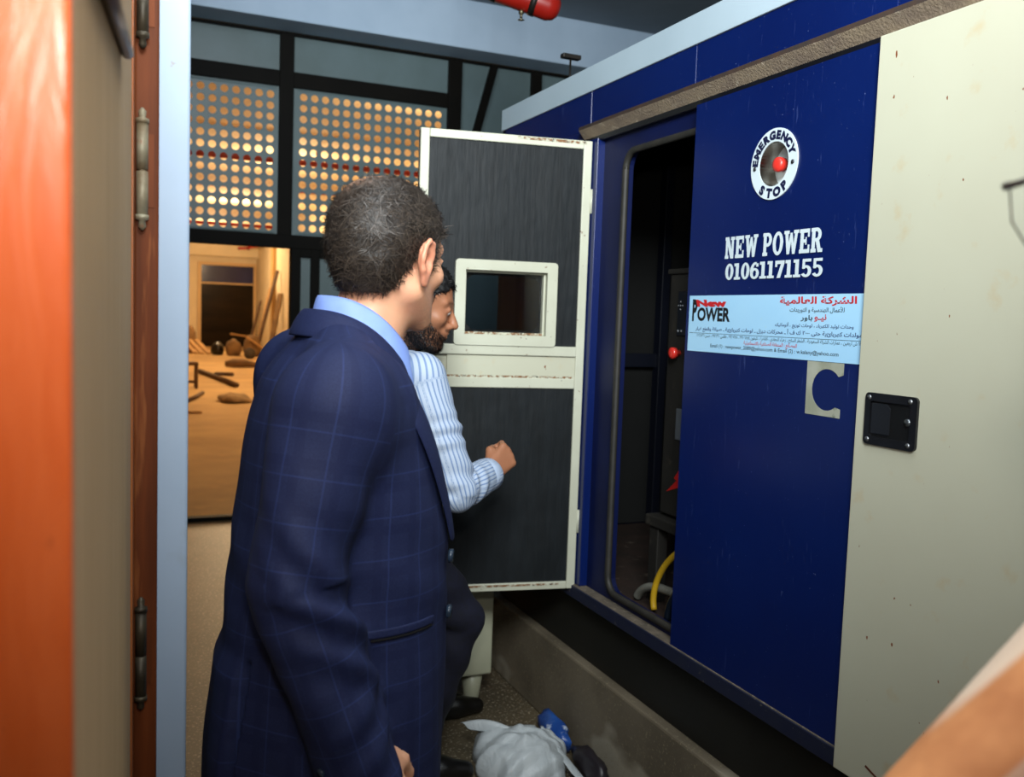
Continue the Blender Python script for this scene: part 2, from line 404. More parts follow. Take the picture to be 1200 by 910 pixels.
plank((3.62, 28.95, .62), (4.45, 28.55, .03), .06, .05, wood1, 'pale slat slanting down across the heap of sacks')
plank((3.18, 29.2, .68), (3.66, 29.3, .62), .1, .05, wood1, 'short pale slat lying flat on top of the sacks')
for i, (x, y, lab) in enumerate(((2.02, 30.5, 'leftmost'), (2.22, 30.45, 'middle'), (2.42, 30.4, 'rightmost'))):
    plank((x-.12, y+.45, .42), (x+.2, y-.5, .03), .15, .05, wood1, f'pale board propped low at the left of the hall, {lab} of three', group='boards propped by the hall window')
def blob(name, c, r, m, label, cat, seed, amp=.18, sub=3):
    b = bmesh.new(); bmesh.ops.create_icosphere(b, subdivisions=sub, radius=1)
    from mathutils import noise
    for v in b.verts:
        n = noise.noise(v.co*1.7+Vector((seed, 0, 0)))+.5*noise.noise(v.co*4+Vector((0, seed, 0)))
        p = v.co*(1+amp*n); z = c[2]+p.z*r[2]
        v.co = Vector((c[0]+p.x*r[0], c[1]+p.y*r[1], max(z, .0)))
    for f in b.faces: f.smooth = True
    me = bpy.data.meshes.new(name); b.to_mesh(me); b.free()
    return tag(link_mesh(name, me, m), label, cat)
blob('sack', (3.3, 29.4, .22), (.24, .3, .3), sack, 'brown slumped sack, left one of the heap in front of the hall window', 'sack', 1)
blob('sack', (3.86, 29.3, .25), (.27, .3, .42), sack, 'large brown sack in the middle of the heap', 'sack', 5)
blob('sack', (4.42, 29.2, .15), (.22, .25, .25), M('grey_cloth', '6b5a44', '57493a', 4, rough=.9), 'greyer small sack at the right end of the heap', 'sack', 9)
blob('round_stone', (3.58, 27.75, .15), (.17, .17, .17), M('dark_stone', '4c4030', '3c3226', 4, rough=.9), 'dark rounded lump on the floor before the sacks', 'stone', 3, .06)
blob('rubbish_bag', (2.85, 29.7, .17), (.2, .25, .24), M('black_plastic', '100c08', rough=.35), 'black rubbish bag beside the propped boards', 'bag', 11)
blob('sack', (2.12, 31.2, .4), (.22, .25, .5), sack, 'tall pale bundle behind the propped boards', 'sack', 14)
o = MB().tube([(2.43, 23.3, .1), (2.62, 23.33, .12), (2.85, 23.36, .12), (3.02, 23.4, .1), (3.25, 23.42, .06)], [.07, .11, .11, .09, .05], 10).build('log', M('grey_log', '6c4f2e', '5a4126', 6, rough=.85)); tag(o, 'short grey-brown log lying across the hall floor', 'log')
def bar(a, b, r, label, m=wood2): tag(T('stick', m, None, [a, [(a[i]+b[i])/2+(.02 if i == 0 else 0) for i in range(3)], b], r, 8), label, 'stick')
bar((1.68, 21.4, .05), (2.04, 17.6, .05), .05, 'long dark stick lying in the middle of the hall floor')
bar((1.96, 20.7, .04), (2.0, 18.0, .22), .04, 'shorter stick crossing over the long dark stick')
bar((.97, 14.8, .03), (1.32, 16.2, .03), .035, 'thin curved stick near the left edge of the doorway')
bar((.87, 13.25, .025), (1.07, 13.24, .025), .02, 'thin light stick nearest to the doorway threshold', wood1)
blob('bark_piece', (1.70, 15.0, .04), (.24, .42, .09), M('bark', '9c7d52', '7f6340', 6, rough=.9), 'flat pale piece of bark on the hall floor below the sticks', 'bark', 21, .3)
st = empty('stool', (1.2, 17.5, 0), 'small dark stool half hidden at the left edge of the doorway', 'stool')
B('seat', wood2, st, (1.0, 1.34, 17.35, 17.65, .42, .48), bev=.01)
for x in (1.03, 1.31):
    for y in (17.38, 17.62): B('leg', wood2, st, (x-.025, x+.025, y-.025, y+.025, 0, .42), bev=.005)
B('stretcher', wood2, st, (1.05, 1.29, 17.37, 17.4, .1, .15), bev=.004)

# ------------------------------------------------------------------ the open wooden door at the left
dr = empty('door_1', (.02, 1.37, 0), kind='structure')
k = NT('varnished_edge'); co = k.coords((1, 1, .12))
g = k.noise(co, 60, 6, .6, 1.5); g2 = k.noise(k.coords((1, 1, .5)), 7, 4)
c = k.mix(k.ramp(g, .3, .7), 'cf6330', 'c2531f'); c = k.mix(k.ramp(g2, .55, .75), c, 'd67a42')
c = k.mix(k.ramp(k.noise(k.coords((1, 1, .6)), 22, 3), .68, .74), c, '7a2c12')
k.link(c, k.b.inputs[0]); k.b.inputs['Roughness'].default_value = .3; k.b.inputs['Coat Weight'].default_value = .3; k.bump(g, .25, .003); edge_m = k.m
k = NT('weathered_face'); co = k.coords((6, 6, .15)); g = k.noise(co, 14, 6, .6, .6)
c = k.mix(k.ramp(g, .3, .7), 'cdb08a', 'b3946c'); c = k.mix(k.ramp(k.noise(co, 40, 3), .62, .8), c, 'dcc6a4')
k.link(c, k.b.inputs[0]); k.b.inputs['Roughness'].default_value = .6; k.b.inputs['Specular IOR Level'].default_value = .15; k.bump(g, .2, .003); leaf_m = k.m
frame_w = M('jamb_wood', '6e3718', '502610', 8, rough=.6, spec=.15, stretch=(4, 4, .3), spots=('94592f', 9, .62, .75))
orange_w = M('orange_stile', 'a8622f', '8d4d22', 8, rough=.4, stretch=(4, 4, .3))
# leaf is modelled straight, then swung a little about its hinge
rot_leaf = Matrix.Translation((.018, 1.372, 0)) @ Matrix.Rotation(math.radians(-2.75), 4, 'Z')
m = MB(); m.box(-.045, 0, -.845, -.002, .01, 2.12, bev=.002, mat=rot_leaf); 
lf = m.build('door_leaf', [leaf_m], dr)
m = MB(); m.box(-.046, .0008, -.853, -.842, .01, 2.12, bev=.003, mat=rot_leaf); m.build('lock_edge', edge_m, lf)
MB().box(0, .0025, -.05, -.002, .01, 2.12, bev=.001, mat=rot_leaf).build('hinge_stile', orange_w, lf)
dmo = M('dark_moulding', '4b3019', '3a2412', 8, rough=.4)
T('leaf_moulding', dmo, dr, [(.018-.048*(1.37-y)+.006, y, z) for y, z in ((.55, 1.70), (.8, 1.73), (1.05, 1.76))], .0065, 10)  # edge of the leaf's panel moulding, simplified to a round bar
S(B('trim_jamb', [frame_w], None, (.02, .052, 1.377, 1.40, 0, 2.2), (-.05, .02, 1.379, 1.40, 0, 2.2), bev=.003))
hm = M('worn_hinge', '8f8a74', '6b5d45', 30, rough=.55, metal=.3, spots=('7a3a1c', 40, .6, .7))
hm2 = M('dark_hinge', '4a4334', '332d22', 30, rough=.5, metal=.5)
for zc, mm in ((1.685, hm), (1.0, hm2), (1.93, hm2)):
    m = MB(); x, y, r = .030, 1.366, .0078
    for z0, z1 in ((-.064, -.003), (.0, .062)): m.tube([(x, y, zc+z0), (x, y, zc+z1)], r, 14)
    m.tube([(x, y, zc-.003), (x, y, zc)], r*.7, 10)
    for sgn in (-1, 1):
        m.tube([(x, y, zc+sgn*.062), (x, y, zc+sgn*.068), (x, y, zc+sgn*.07), (x, y, zc+sgn*.078), (x, y, zc+sgn*.083)], [r*1.15, r*1.15, r*.55, r*.7, r*.2], 12)
    hg = m.build('hinge', mm, dr)
    MB().box(.022, .0455, 1.3757, 1.378, zc-.05, zc+.05).build('hinge_plate', frame_w, hg)

# ------------------------------------------------------------------ fire extinguisher under the ceiling, pipe bracket
fe = empty('hanging_extinguisher', (1.62, 3.77, 2.87), 'red cylinder fire extinguisher hung under the grey ceiling', 'extinguisher')
red = M('extinguisher_red', '9e1d12', '8a160d', 3, rough=.35, coat=.3)
a, b = Vector((1.41, 3.86, 2.985)), Vector((1.79, 3.715, 2.858)); d = (b-a).normalized()
m = MB(); rr = .062
m.tube([a, a+d*.02, a+d*.05, b-d*.05, b-d*.02, b-d*.004, b], [.03, .052, rr, rr, .05, .03, .005], 24); m.build('cylinder', red, fe)
c_ = a+(b-a)*.58
T('nozzle', M('brass_dull', '6d6650', '4f4a3a', 20, rough=.4, metal=.8), fe, [c_-Vector((0, 0, .055)), c_-Vector((0, 0, .075)), c_-Vector((0, 0, .08)), c_-Vector((0, 0, .1)), c_-Vector((0, 0, .102))], [.012, .012, .006, .006, .016], 10)
dk = M('dark_bracket', '26221e', '1c1916', 10, rough=.5, metal=.5)
m = MB()
for t in (.3, .72):
    p = a+(b-a)*t; m.tube([p+Vector((0, 0, .05)), p+Vector((.02, 0, .4)), p+Vector((.02, 0, 3.75-p.z))], .012, 8)
    m.tube([p-d*.014, p+d*.014], .0655, 24)
m.tube([a+(b-a)*.25+Vector((0, 0, .09)), a+(b-a)*.8+Vector((0, 0, .09))], .016, 8)
m.build('hanger', dk, fe)
tb = empty('pipe_bracket', (1.62, 3.21, 2.355), 'thin dark rod with a flat crossbar standing on the white generator roof edge', 'bracket')
T('rod', dk, tb, [(1.60, 3.21, 2.35), (1.60, 3.21, 2.50)], .004, 8)
B('crossbar', dk, tb, (1.562, 1.64, 3.195, 3.225, 2.50, 2.517), bev=.003)

# ------------------------------------------------------------------ generator
gen = empty('generator', (2.3, 1.5, .31), 'blue and cream silent generator canopy with sliding doors on a concrete plinth', 'generator')
k = NT('blue_enamel'); co = k.coords()
c = k.mix(k.ramp(k.noise(co, 2.2, 5), .35, .65), '05174e', '061b54')
c = k.mix(k.ramp(k.noise(co, 190, 2), .73, .77), c, '5c6a92')
c = k.mix(k.math('MULTIPLY', k.ramp(k.noise(k.coords((1, 9, .9)), 9, 3, .5, 2), .68, .74), .25), c, '52639a')
k.link(c, k.b.inputs[0]); k.b.inputs['Roughness'].default_value = .33; k.bump(k.noise(co, 5, 2), .05, .01); blue = k.m
k = NT('cream_enamel'); co = k.coords()
c = k.mix(k.ramp(k.noise(co, 1.6, 5), .3, .7), 'bfbfaa', 'b8b6a1')
c = k.mix(k.math('MULTIPLY', k.ramp(k.noise(co, 13, 4), .62, .78), .5), c, 'b99a62')
c = k.mix(k.ramp(k.noise(k.coords((1, 1, .5)), 75, 2), .745, .765), c, '7b4526')
k.link(c, k.b.inputs[0]); k.b.inputs['Roughness'].default_value = .35; cream = k.m
k = NT('chipped_cream'); co = k.coords()
c = k.mix(k.ramp(k.noise(co, 4, 4), .35, .65), 'c1c2af', 'b4b4a0'); c = k.mix(k.ramp(k.noise(co, 34, 5, .7), .66, .70), c, '6e4a32'); c = k.mix(k.ramp(k.noise(co, 60, 5, .7), .69, .72), c, '2f2118')
k.link(c, k.b.inputs[0]); k.b.inputs['Roughness'].default_value = .45; chipped = k.m
fascia_m = M('fascia_white', 'adbfca', 'a5b7c2', 2, rough=.4, spots=('8d8a70', 16, .72, .78))
dust = M('dusty_rail', '8b7b66', '77685a', 12, rough=.85, bump=.6, bscale=150, spots=('a39683', 60, .6, .7))
rust = M('rust_dark', '3d2a1e', '2b2320', 25, rough=.8); railblk = M('rail_black', '23252a', '1a1b1f', 12, rough=.5)
skid_m = M('skid_black', '14130e', '0e0d0a', 6, rough=.6, spots=('3c3a34', 26, .74, .78))
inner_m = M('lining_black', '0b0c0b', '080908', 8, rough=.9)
seal_m = M('rubber_seal', '23221f', '2f2c27', 20, rough=.6)
sill_m = M('dusty_sill', '6b6052', '4f483e', 20, rough=.85, bump=.4, bscale=120, spots=('8a7e6c', 50, .58, .7))
GY0, GY1, GX, GX1 = -.6, 3.55, 1.47, 3.1
fs = B('roof_fascia', fascia_m, gen, (GX-.006, GX+.03, GY0, GY1+.006, 2.27, 2.355), (GX+.03, GX1, GY1-.03, GY1+.006, 2.27, 2.355), bev=.002)
B('roof_panel', blue, gen, (GX+.02, GX1, GY0, GY1-.02, 2.30, 2.345), bev=.002)
for a, b in ((2.775, GY1), (2.167, 2.775), (1.451, 2.167), (.6, 1.451), (GY0, .6)):
    B('band_panel', blue, gen, (GX, GX+.03, a+.0015, b-.0015, 2.146, 2.272), bev=.0015)
    for y in (a+.02,):
        MB().tube([(GX-.004, y, 2.152), (GX, y, 2.152)], .006, 8).build('rivet', M('rivet_grey', '9aa0a6', rough=.4, metal=.6), gen)
m = MB()
prof = [(1.474, 2.152), (1.44, 2.152), (1.44, 2.141), (1.464, 2.112), (1.478, 2.101), (1.49, 2.101), (1.49, 2.152)]
L = 2.805-GY0
b2 = bmesh.new(); A_ = [b2.verts.new((x, GY0, z)) for x, z in prof]; C_ = [b2.verts.new((x, 2.805, z)) for x, z in prof]
n = len(prof)
for i in range(n):
    f = b2.faces.new((A_[i], A_[(i+1) % n], C_[(i+1) % n], C_[i])); f.material_index = {1: 1, 2: 0, 3: 2}.get(i, 2)
b2.faces.new(A_[::-1]); f = b2.faces.new(C_); f.material_index = 0
bmesh.ops.recalc_face_normals(b2, faces=list(b2.faces))
me = bpy.data.meshes.new('door_rail'); b2.to_mesh(me); b2.free(); link_mesh('door_rail', me, [dust, rust, railblk], gen)
# canopy walls
B('end_panel', blue, gen, (GX, GX1, GY1-.03, GY1, .575, 2.27), bev=.002)
B('end_panel', blue, gen, (GX, GX1, GY0, GY0+.03, .575, 2.27), bev=.002)
B('rear_panel', blue, gen, (GX1-.03, GX1, GY0+.03, GY1-.03, .575, 2.27), bev=.002)
B('side_panel', blue, gen, (GX, GX+.03, 2.72, GY1-.03, .577, 2.146), bev=.002)
B('side_panel', blue, gen, (GX+.03, GX+.05, GY0+.03, 1.5, .577, 2.12), bev=.002)
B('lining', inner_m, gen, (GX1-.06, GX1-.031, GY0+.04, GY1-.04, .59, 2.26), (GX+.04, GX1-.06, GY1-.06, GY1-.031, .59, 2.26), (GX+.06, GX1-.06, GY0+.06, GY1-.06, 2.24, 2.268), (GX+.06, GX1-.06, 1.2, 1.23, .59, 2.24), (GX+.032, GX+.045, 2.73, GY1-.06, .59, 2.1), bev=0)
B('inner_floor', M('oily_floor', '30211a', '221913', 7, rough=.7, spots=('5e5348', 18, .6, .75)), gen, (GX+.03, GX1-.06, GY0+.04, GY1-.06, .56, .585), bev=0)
B('inner_strut', M('strut_blue', '050a1a', rough=.5), gen, (2.2, 2.24, 3.42, 3.47, .6, 2.2), (2.0, 2.9, 3.44, 3.47, 1.30, 1.36), bev=.002)
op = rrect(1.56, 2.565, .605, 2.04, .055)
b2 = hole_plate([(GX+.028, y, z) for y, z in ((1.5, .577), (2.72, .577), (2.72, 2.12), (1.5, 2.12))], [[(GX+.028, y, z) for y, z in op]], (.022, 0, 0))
MB().merge(b2).build('opening_frame', M('frame_shade_blue', '050f36', '07133f', 6, rough=.5, spec=.3), gen)  # shade under the rail is put into this darker blue
P = [(GX+.022, y, z) for y, z in op]; T('door_seal', seal_m, gen, P+[P[0], P[1]], .011, 8)
B('sill', [sill_m, M('sill_navy', '0b1330', '141a30', 20, rough=.6, spots=('5a564e', 60, .66, .72))], gen, (GX-.012, GX+.035, GY0, GY1, .555, .576), (GX-.016, GX-.002, GY0, GY1, .532, .574, 1), bev=.002)
B('skid_base', skid_m, gen, (GX+.035, GX1-.05, GY0+.05, GY1-.05, .312, .556), bev=.004)
# blue sliding door with the emergency stop, lettering and sticker
XB = GX-.008
Y0, Y1, Z0, Z1 = 1.474, 2.142, .566, 2.10
EC = (1.801, 1.893)
b2 = hole_plate([(XB, y, z) for y, z in ((Y0, Z0), (Y1, Z0), (Y1, Z1), (Y0, Z1))], [[(XB, y, z) for y, z in circ(*EC, .054)]], (.03, 0, 0))
bd = MB().merge(b2).build('blue_door', blue, gen)
white_p = M('white_vinyl', 'd2dfe4', 'c8d6dc', 5, rough=.4); navy_ink = M('navy_ink', '10163a', rough=.5); blk_ink = M('black_ink', '14161c', rough=.5); red_ink = M('red_ink', 'c41f24', rough=.5); blue_ink = M('blue_ink', '161c5c', rough=.5)
b2 = hole_plate([(XB-.0035, y, z) for y, z in circ(*EC, .0855, 64)], [[(XB-.0035, y, z) for y, z in circ(*EC, .0535, 48)]], (.003, 0, 0))
MB().merge(b2).build('stop_ring', white_p, bd)
# recessed cup
m = MB(); N = 48
for i in range(N):
    a, b = 2*math.pi*i/N, 2*math.pi*(i+1)/N
    q = lambda t, x: (x, EC[0]+.0535*math.cos(t), EC[1]+.0535*math.sin(t))
    m.poly([q(a, XB-.002), q(b, XB-.002), q(b, XB+.05), q(a, XB+.05)], 0)
m.build('stop_cup', M('polished_steel', 'a8a196', '8a8278', 20, rough=.22, metal=1.0), bd)
b2 = hole_plate([(XB+.046, y, z) for y, z in circ(*EC, .06, 32)], [[(XB+.046, y, z) for y, z in circ(EC[0], EC[1], .006, 16)]], (.004, 0, 0))
MB().merge(b2).build('cup_plate', white_p, bd)
T('stop_button', M('button_red', 'e0352b', rough=.35, coat=.4), bd, [(XB+.046, *EC), (XB+.028, *EC), (XB+.026, *EC), (XB+.012, *EC), (XB+.006, *EC), (XB+.003, *EC)], [.011, .011, .0175, .0185, .017, .009], 24)
for sgn in (-1, 1): T('ring_screw', M('screw_dark', '4a4c50', rough=.4, metal=.7), bd, [(XB-.0025, EC[0]+sgn*.0695, EC[1]-.004), (XB-.0055, EC[0]+sgn*.0695, EC[1]-.004)], .0052, 10)
def arc_text(name, body, R_, a0, a1, size, top):
    vs, fsx = [], []
    for i, ch in enumerate(body):
        v, f = glyphs(ch, .07); v = v.copy(); lo, hi = v.min(0), v.max(0)
        cx = (lo[0]+hi[0])/2; v[:, 0] -= cx; v[:, 1] -= .36; v *= size; v[:, 0] *= 1.12
        a = math.radians(a0+(a1-a0)*i/(len(body)-1)); n0 = len(vs)
        for x_, y_ in v:
            if top: rr_, t_ = R_+y_, a; ux, uz = math.cos(a), math.sin(a); tx, tz = math.sin(a), -math.cos(a)
            else: ux, uz = -math.cos(a), -math.sin(a); tx, tz = -math.sin(a), math.cos(a)
            c0 = (R_*math.cos(a), R_*math.sin(a))
            px, pz = c0[0]+ux*y_+tx*x_, c0[1]+uz*y_+tz*x_
            vs.append((XB-.0042, EC[0]-px, EC[1]+pz))
        fsx += [tuple(j+n0 for j in p) for p in f]
    me = bpy.data.meshes.new(name); me.from_pydata(vs, [], fsx); link_mesh(name, me, navy_ink, bd)
arc_text('stop_lettering', 'EMERGENCY', .0695, 172, 22, .0265, True)
arc_text('stop_lettering', 'STOP', .0695, 238, 308, .0285, False)
face_text('lettering', '', white_p, bd, 1.979, 1.617, 1.6715, 1.7285, XB-.0008, vf=slab('NEW POWER'))
face_text('lettering', '', white_p, bd, 1.973, 1.611, 1.6165, 1.659, XB-.0008, vf=slab('01061171155'))
stick_m = M('sticker_blue', '9fd0f2', 'a9d7f4', 3, rough=.35, spots=('c3d6c9', 14, .7, .76))
B('sticker', stick_m, bd, (XB-.0012, XB-.0002, 1.477, 2.128, 1.425, 1.577), bev=0)
XT = XB-.0016
def ln(txt, yl, yr, z0, z1, m, off=.0, nm='sticker_lettering'): face_text(nm, arabic(txt), m, bd, yl, yr, z0, z1, XT, off)
ln('الشركة العالمية', 1.751, 1.502, 1.550, 1.572, red_ink, .03)
ln('للأعمال الهندسية و التوريدات', 1.714, 1.537, 1.5335, 1.5485, blk_ink, .012)
ln('نيـو', 1.630, 1.591, 1.514, 1.531, red_ink, .02); ln('باور', 1.675, 1.636, 1.514, 1.529, blk_ink, .02)
ln('وحدات توليد الكهرباء ، لوحات توزيع ، أتوماتيك', 1.764, 1.507, 1.497, 1.5115, blue_ink, .012)
ln('مولدات كهربائية حتى ٢٠٠٠ ك ف أ ـ محركات ديزل ـ لوحات كهربائية ـ صيانة وقطع غيار', 2.093, 1.481, 1.478, 1.4955, blue_ink, .014)
ln('١٢ ش اربعين ، عمارات الشركة السعودية ، الشطر السابع ، زهراء المعادى ، القاهرة ، تليفون ٢٩٢٠٦٨٥٤ ، ٢٩٢٠٧٨٨ ، فاكس ٢٩٢٠٣٦٠ ، حسن ٠١٠٩٢٨٣٦', 2.087, 1.482, 1.461, 1.4735, blk_ink, .004)
ln('المصانع : المنطقة الصناعية بالاسماعيلية', 1.880, 1.683, 1.4475, 1.461, red_ink, .012)
face_text('sticker_lettering', 'Email (1) : newpower_2089@yahoo.com & Email (2) : w.kalany@yahoo.com', blk_ink, bd, 2.021, 1.547, 1.436, 1.448, XT, .008)
face_text('sticker_lettering', 'New', red_ink, bd, 2.089, 1.955, 1.5465, 1.566, XT-.0003, .06, shear=-.06)
face_text('sticker_lettering', 'P', blk_ink, bd, 2.112, 2.090, 1.507, 1.567, XT, .05)
face_text('sticker_lettering', 'OWER', blk_ink, bd, 2.088, 1.942, 1.5075, 1.545, XT, .04)
MB().box(XT-.0002, XT, 1.484, 2.122, 1.4748, 1.4756).build('sticker_rule', blk_ink, bd)
# torn remains of an older sticker: square with a round bite, open at the right
pts = [(1.644, 1.424), (1.529, 1.424), (1.529, 1.398)]
cy, cz, r_ = 1.578, 1.362, .047
pts += [(cy-r_*math.cos(math.radians(t)), cz+r_*math.sin(math.radians(t))) for t in range(42, 321, 14)]
pts += [(1.533, 1.322), (1.533, 1.302), (1.643, 1.302)]
b2 = hole_plate([(XB-.0008, y, z) for y, z in pts], [], (.0006, 0, 0)); MB().merge(b2).build('torn_sticker', M('torn_paper', 'a8aa9c', '8f927f', 12, rough=.8, spots=('6c7360', 30, .6, .7)), bd)
# cream sliding door with its latch
XC = GX-.022
cd = B('cream_door', cream, gen, (XC, XC+.03, .52, 1.472, .536, 2.107), bev=.002)
blk = M('latch_black', '15161a', '101114', 30, rough=.35)
ly0, ly1, lz0, lz1 = 1.306, 1.442, 1.262, 1.370
b2 = hole_plate([(XC-.006, y, z) for y, z in rrect(ly0, ly1, lz0, lz1, .01)], [[(XC-.006, y, z) for y, z in rrect(ly0+.017, ly1-.014, lz0+.017, lz1-.017, .006)]], (.007, 0, 0))
lt = MB().merge(b2).build('latch', blk, cd)
B('latch_tray', M('tray_black', '08090a', rough=.5), cd, (XC-.0012, XC-.0004, ly0+.012, ly1-.010, lz0+.012, lz1-.012), bev=0)
MB().prism([(XC-.0045, y, z) for y, z in ((1.424, 1.349), (1.385, 1.349), (1.376, 1.340), (1.376, 1.286), (1.424, 1.286))], (.003, 0, 0)).build('latch_paddle', M('paddle_black', '1b1d21', rough=.3), cd)
T('lock_cylinder', M('lock_steel', '6f7478', rough=.3, metal=.8), cd, [(XC-.001, 1.328, 1.318), (XC-.0075, 1.328, 1.318)], .0075, 16)
for y, z in ((ly0+.017, lz0+.01), (ly1-.012, lz0+.01), (ly0+.017, lz1-.01), (ly1-.012, lz1-.01)):
    T('screw', M('screw_steel', '8a8d90', rough=.35, metal=.8), cd, [(XC-.0055, y, z), (XC-.0078, y, z)], .0052, 10)
MB().prism([(XC-.0006, 1.38, .585), (XC-.0006, 1.325, .566), (XC-.0006, 1.326, .562), (XC-.0006, 1.382, .580)], (.0004, 0, 0)).build('rust_scratch', M('rust_scratch', '5a2a16', rough=.8), cd)
# hinged cream door, standing open
dvx, dvy = -.985, .171; DA = Vector((1.466, 2.748, 0))
DM = Matrix(((dvx, -.171, 0, DA.x), (dvy, -.985, 0, DA.y), (0, 0, 1, 0), (0, 0, 0, 1)))   # local: u along the leaf, v towards the room, z
foam = NT('black_foam'); co = foam.coords((1, 1, .25)); c = foam.mix(foam.ramp(foam.noise(co, 30, 5), .3, .7), '1b1f22', '15181a')
foam.link(c, foam.b.inputs[0]); foam.b.inputs['Roughness'].default_value = .55; foam.b.inputs['Specular IOR Level'].default_value = .2
nb = foam.math('ADD', foam.noise(foam.coords((1, 1, .12)), 60, 3), foam.math('MULTIPLY', foam.noise(foam.coords(), 7, 2), 3)); foam.bump(nb, .25, .006); foam_m = foam.m
def ring(u0, u1, z0, z1, v): return [(u, v, z) for u, z in ((u0, z0), (u1, z0), (u1, z1), (u0, z1))]
b2 = hole_plate(ring(0, .582, .562, 2.10, -.045), [ring(.14, .426, 1.437, 1.655, -.045)], (0, .03, 0)); 
m = MB(); m.merge(b2, mat=DM); hd = m.build('hinged_door', cream, gen)
def D(name, mat, *boxes, bev=.0015):
    m = MB()
    for b in boxes: m.box(*b, bev=bev, mat=DM)
    return m.build(name, mat, hd)
D('door_frame', chipped, (0, .03, -.046, 0, .562, 2.10), (.552, .582, -.046, 0, .562, 2.10), (.03, .552, -.046, 0, 2.072, 2.10), (.03, .552, -.046, 0, .562, .588), bev=.003)
b2 = hole_plate(ring(.03, .552, 1.404, 2.073, -.016), [ring(.12, .445, 1.41, 1.672, -.016)], (0, .008, 0)); MB().merge(b2, mat=DM).build('foam_panel', foam_m, hd)
D('foam_panel', foam_m, (.03, .552, -.016, -.008, .587, 1.262))
b2 = hole_plate([(u, -.016, z) for u, z in rrect(.108, .457, 1.404, 1.686, .012)], [ring(.143, .423, 1.44, 1.652, -.016)], (0, .028, 0)); MB().merge(b2, mat=DM).build('window_frame', chipped, hd)
D('window_reveal', chipped, (.143, .150, -.045, -.012, 1.44, 1.652), (.416, .423, -.045, -.012, 1.44, 1.652), (.15, .416, -.045, -.012, 1.44, 1.447), (.15, .416, -.045, -.012, 1.645, 1.652))
b2 = hole_plate(ring(.148, .418, 1.445, 1.647, -.043), [[(u, -.043, z) for u, z in ((.158, 1.475), (.178, 1.455), (.39, 1.455), (.41, 1.475), (.41, 1.617), (.39, 1.637), (.178, 1.637), (.158, 1.617))]], (0, .006, 0)); MB().merge(b2, mat=DM).build('window_gasket', seal_m, hd)
gl = NT('pane_glass'); gl.b.inputs['Base Color'].default_value = (.35, .4, .45, 1); gl.b.inputs['Transmission Weight'].default_value = 1; gl.b.inputs['Roughness'].default_value = .03; gl.b.inputs['IOR'].default_value = 1.5
D('window_pane', gl.m, (.15, .416, -.041, -.037, 1.447, 1.645), bev=0)
D('mid_rail', chipped, (.03, .552, -.02, .006, 1.372, 1.406), (.03, .552, -.02, .0, 1.262, 1.297), bev=.003)
D('mid_panel', cream, (.03, .475, -.02, -.004, 1.297, 1.372))
k = NT('rust_streak'); co = k.coords(); f = k.noise(co, 70, 5, .7); c = k.mix(k.ramp(f, .44, .56), 'bcbca8', '7a5230'); c = k.mix(k.ramp(k.noise(co, 120, 3), .58, .66), c, '2c1f16')
k.link(c, k.b.inputs[0]); k.b.inputs['Roughness'].default_value = .8; rst = k.m
D('rust_line', rst, (.03, .475, -.005, -.0025, 1.2965, 1.304), bev=0)
D('rust_line', rst, (.15, .416, -.014, -.0105, 1.4395, 1.448), bev=0)
D('rust_line', rst, (.06, .40, -.0005, .0012, .577, .584), bev=0); D('rust_line', rst, (.02, .26, -.0005, .0012, 2.088, 2.097), bev=0)
for z in (.8, 1.9): MB().tube([(1.472, 2.752, z-.04), (1.472, 2.752, z+.04)], .009, 10).build('hinge', chipped, gen)

# control cabinet and hoses inside
cc = empty('control_cabinet', (1.75, 2.4, .585), 'dark dusty control cabinet with red stop button inside the open generator', 'cabinet')
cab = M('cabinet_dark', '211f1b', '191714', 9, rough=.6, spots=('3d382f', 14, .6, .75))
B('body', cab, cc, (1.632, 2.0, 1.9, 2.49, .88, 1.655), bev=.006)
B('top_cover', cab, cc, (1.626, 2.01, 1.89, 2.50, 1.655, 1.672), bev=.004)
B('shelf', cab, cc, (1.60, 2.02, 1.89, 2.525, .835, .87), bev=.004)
for y in (2.49, 1.95): [B('leg', cab, cc, (x, x+.04, y-.03, y+.02, .586, .836), bev=.003) for x in (1.61, 1.95)]
B('display_panel', M('display_black', '161a20', rough=.3), cc, (1.627, 1.634, 2.2, 2.435, 1.46, 1.60), bev=.002)
for dy, dz in ((0, 0), (.012, 0), (-.012, 0), (0, .012), (0, -.012)): MB().tube([(1.6268, 2.418+dy, 1.555+dz), (1.625, 2.418+dy, 1.555+dz)], .0025, 8).build('key', M('key_grey', '8c9096', rough=.5), cc)
for y in (2.426, 2.408): MB().tube([(1.6268, y, 1.475), (1.625, y, 1.475)], .004, 8).build('indicator', M('key_grey', '8c9096', rough=.5), cc)
T('stop_button', M('button_red', 'e0352b'), cc, [(1.632, 2.421, 1.405), (1.618, 2.421, 1.405), (1.616, 2.421, 1.405), (1.602, 2.421, 1.405), (1.599, 2.421, 1.405)], [.01, .01, .018, .018, .01], 16)
B('socket_plate', M('socket_grey', '50555a', rough=.4), cc, (1.626, 1.633, 2.36, 2.415, 1.13, 1.23), bev=.003)
MB().poly([(1.631, 2.455, .955), (1.631, 2.40, 1.0), (1.631, 2.415, 1.005), (1.631, 2.385, 1.04), (1.631, 2.37, 1.03), (1.631, 2.37, .98), (1.631, 2.40, .975)]).build('warning_bolt', M('bolt_red', 'b01c18', rough=.5), cc)
yh = M('yellow_rubber', 'c29a1c', 'a88416', 10, rough=.45)
def bez(p, n=24):
    out = []; k_ = len(p)-1
    for i in range(n+1):
        t = i/n; q = [Vector(x) for x in p]
        for r_ in range(k_): q = [q[j]*(1-t)+q[j+1]*t for j in range(len(q)-1)]
        out.append(q[0])
    return out
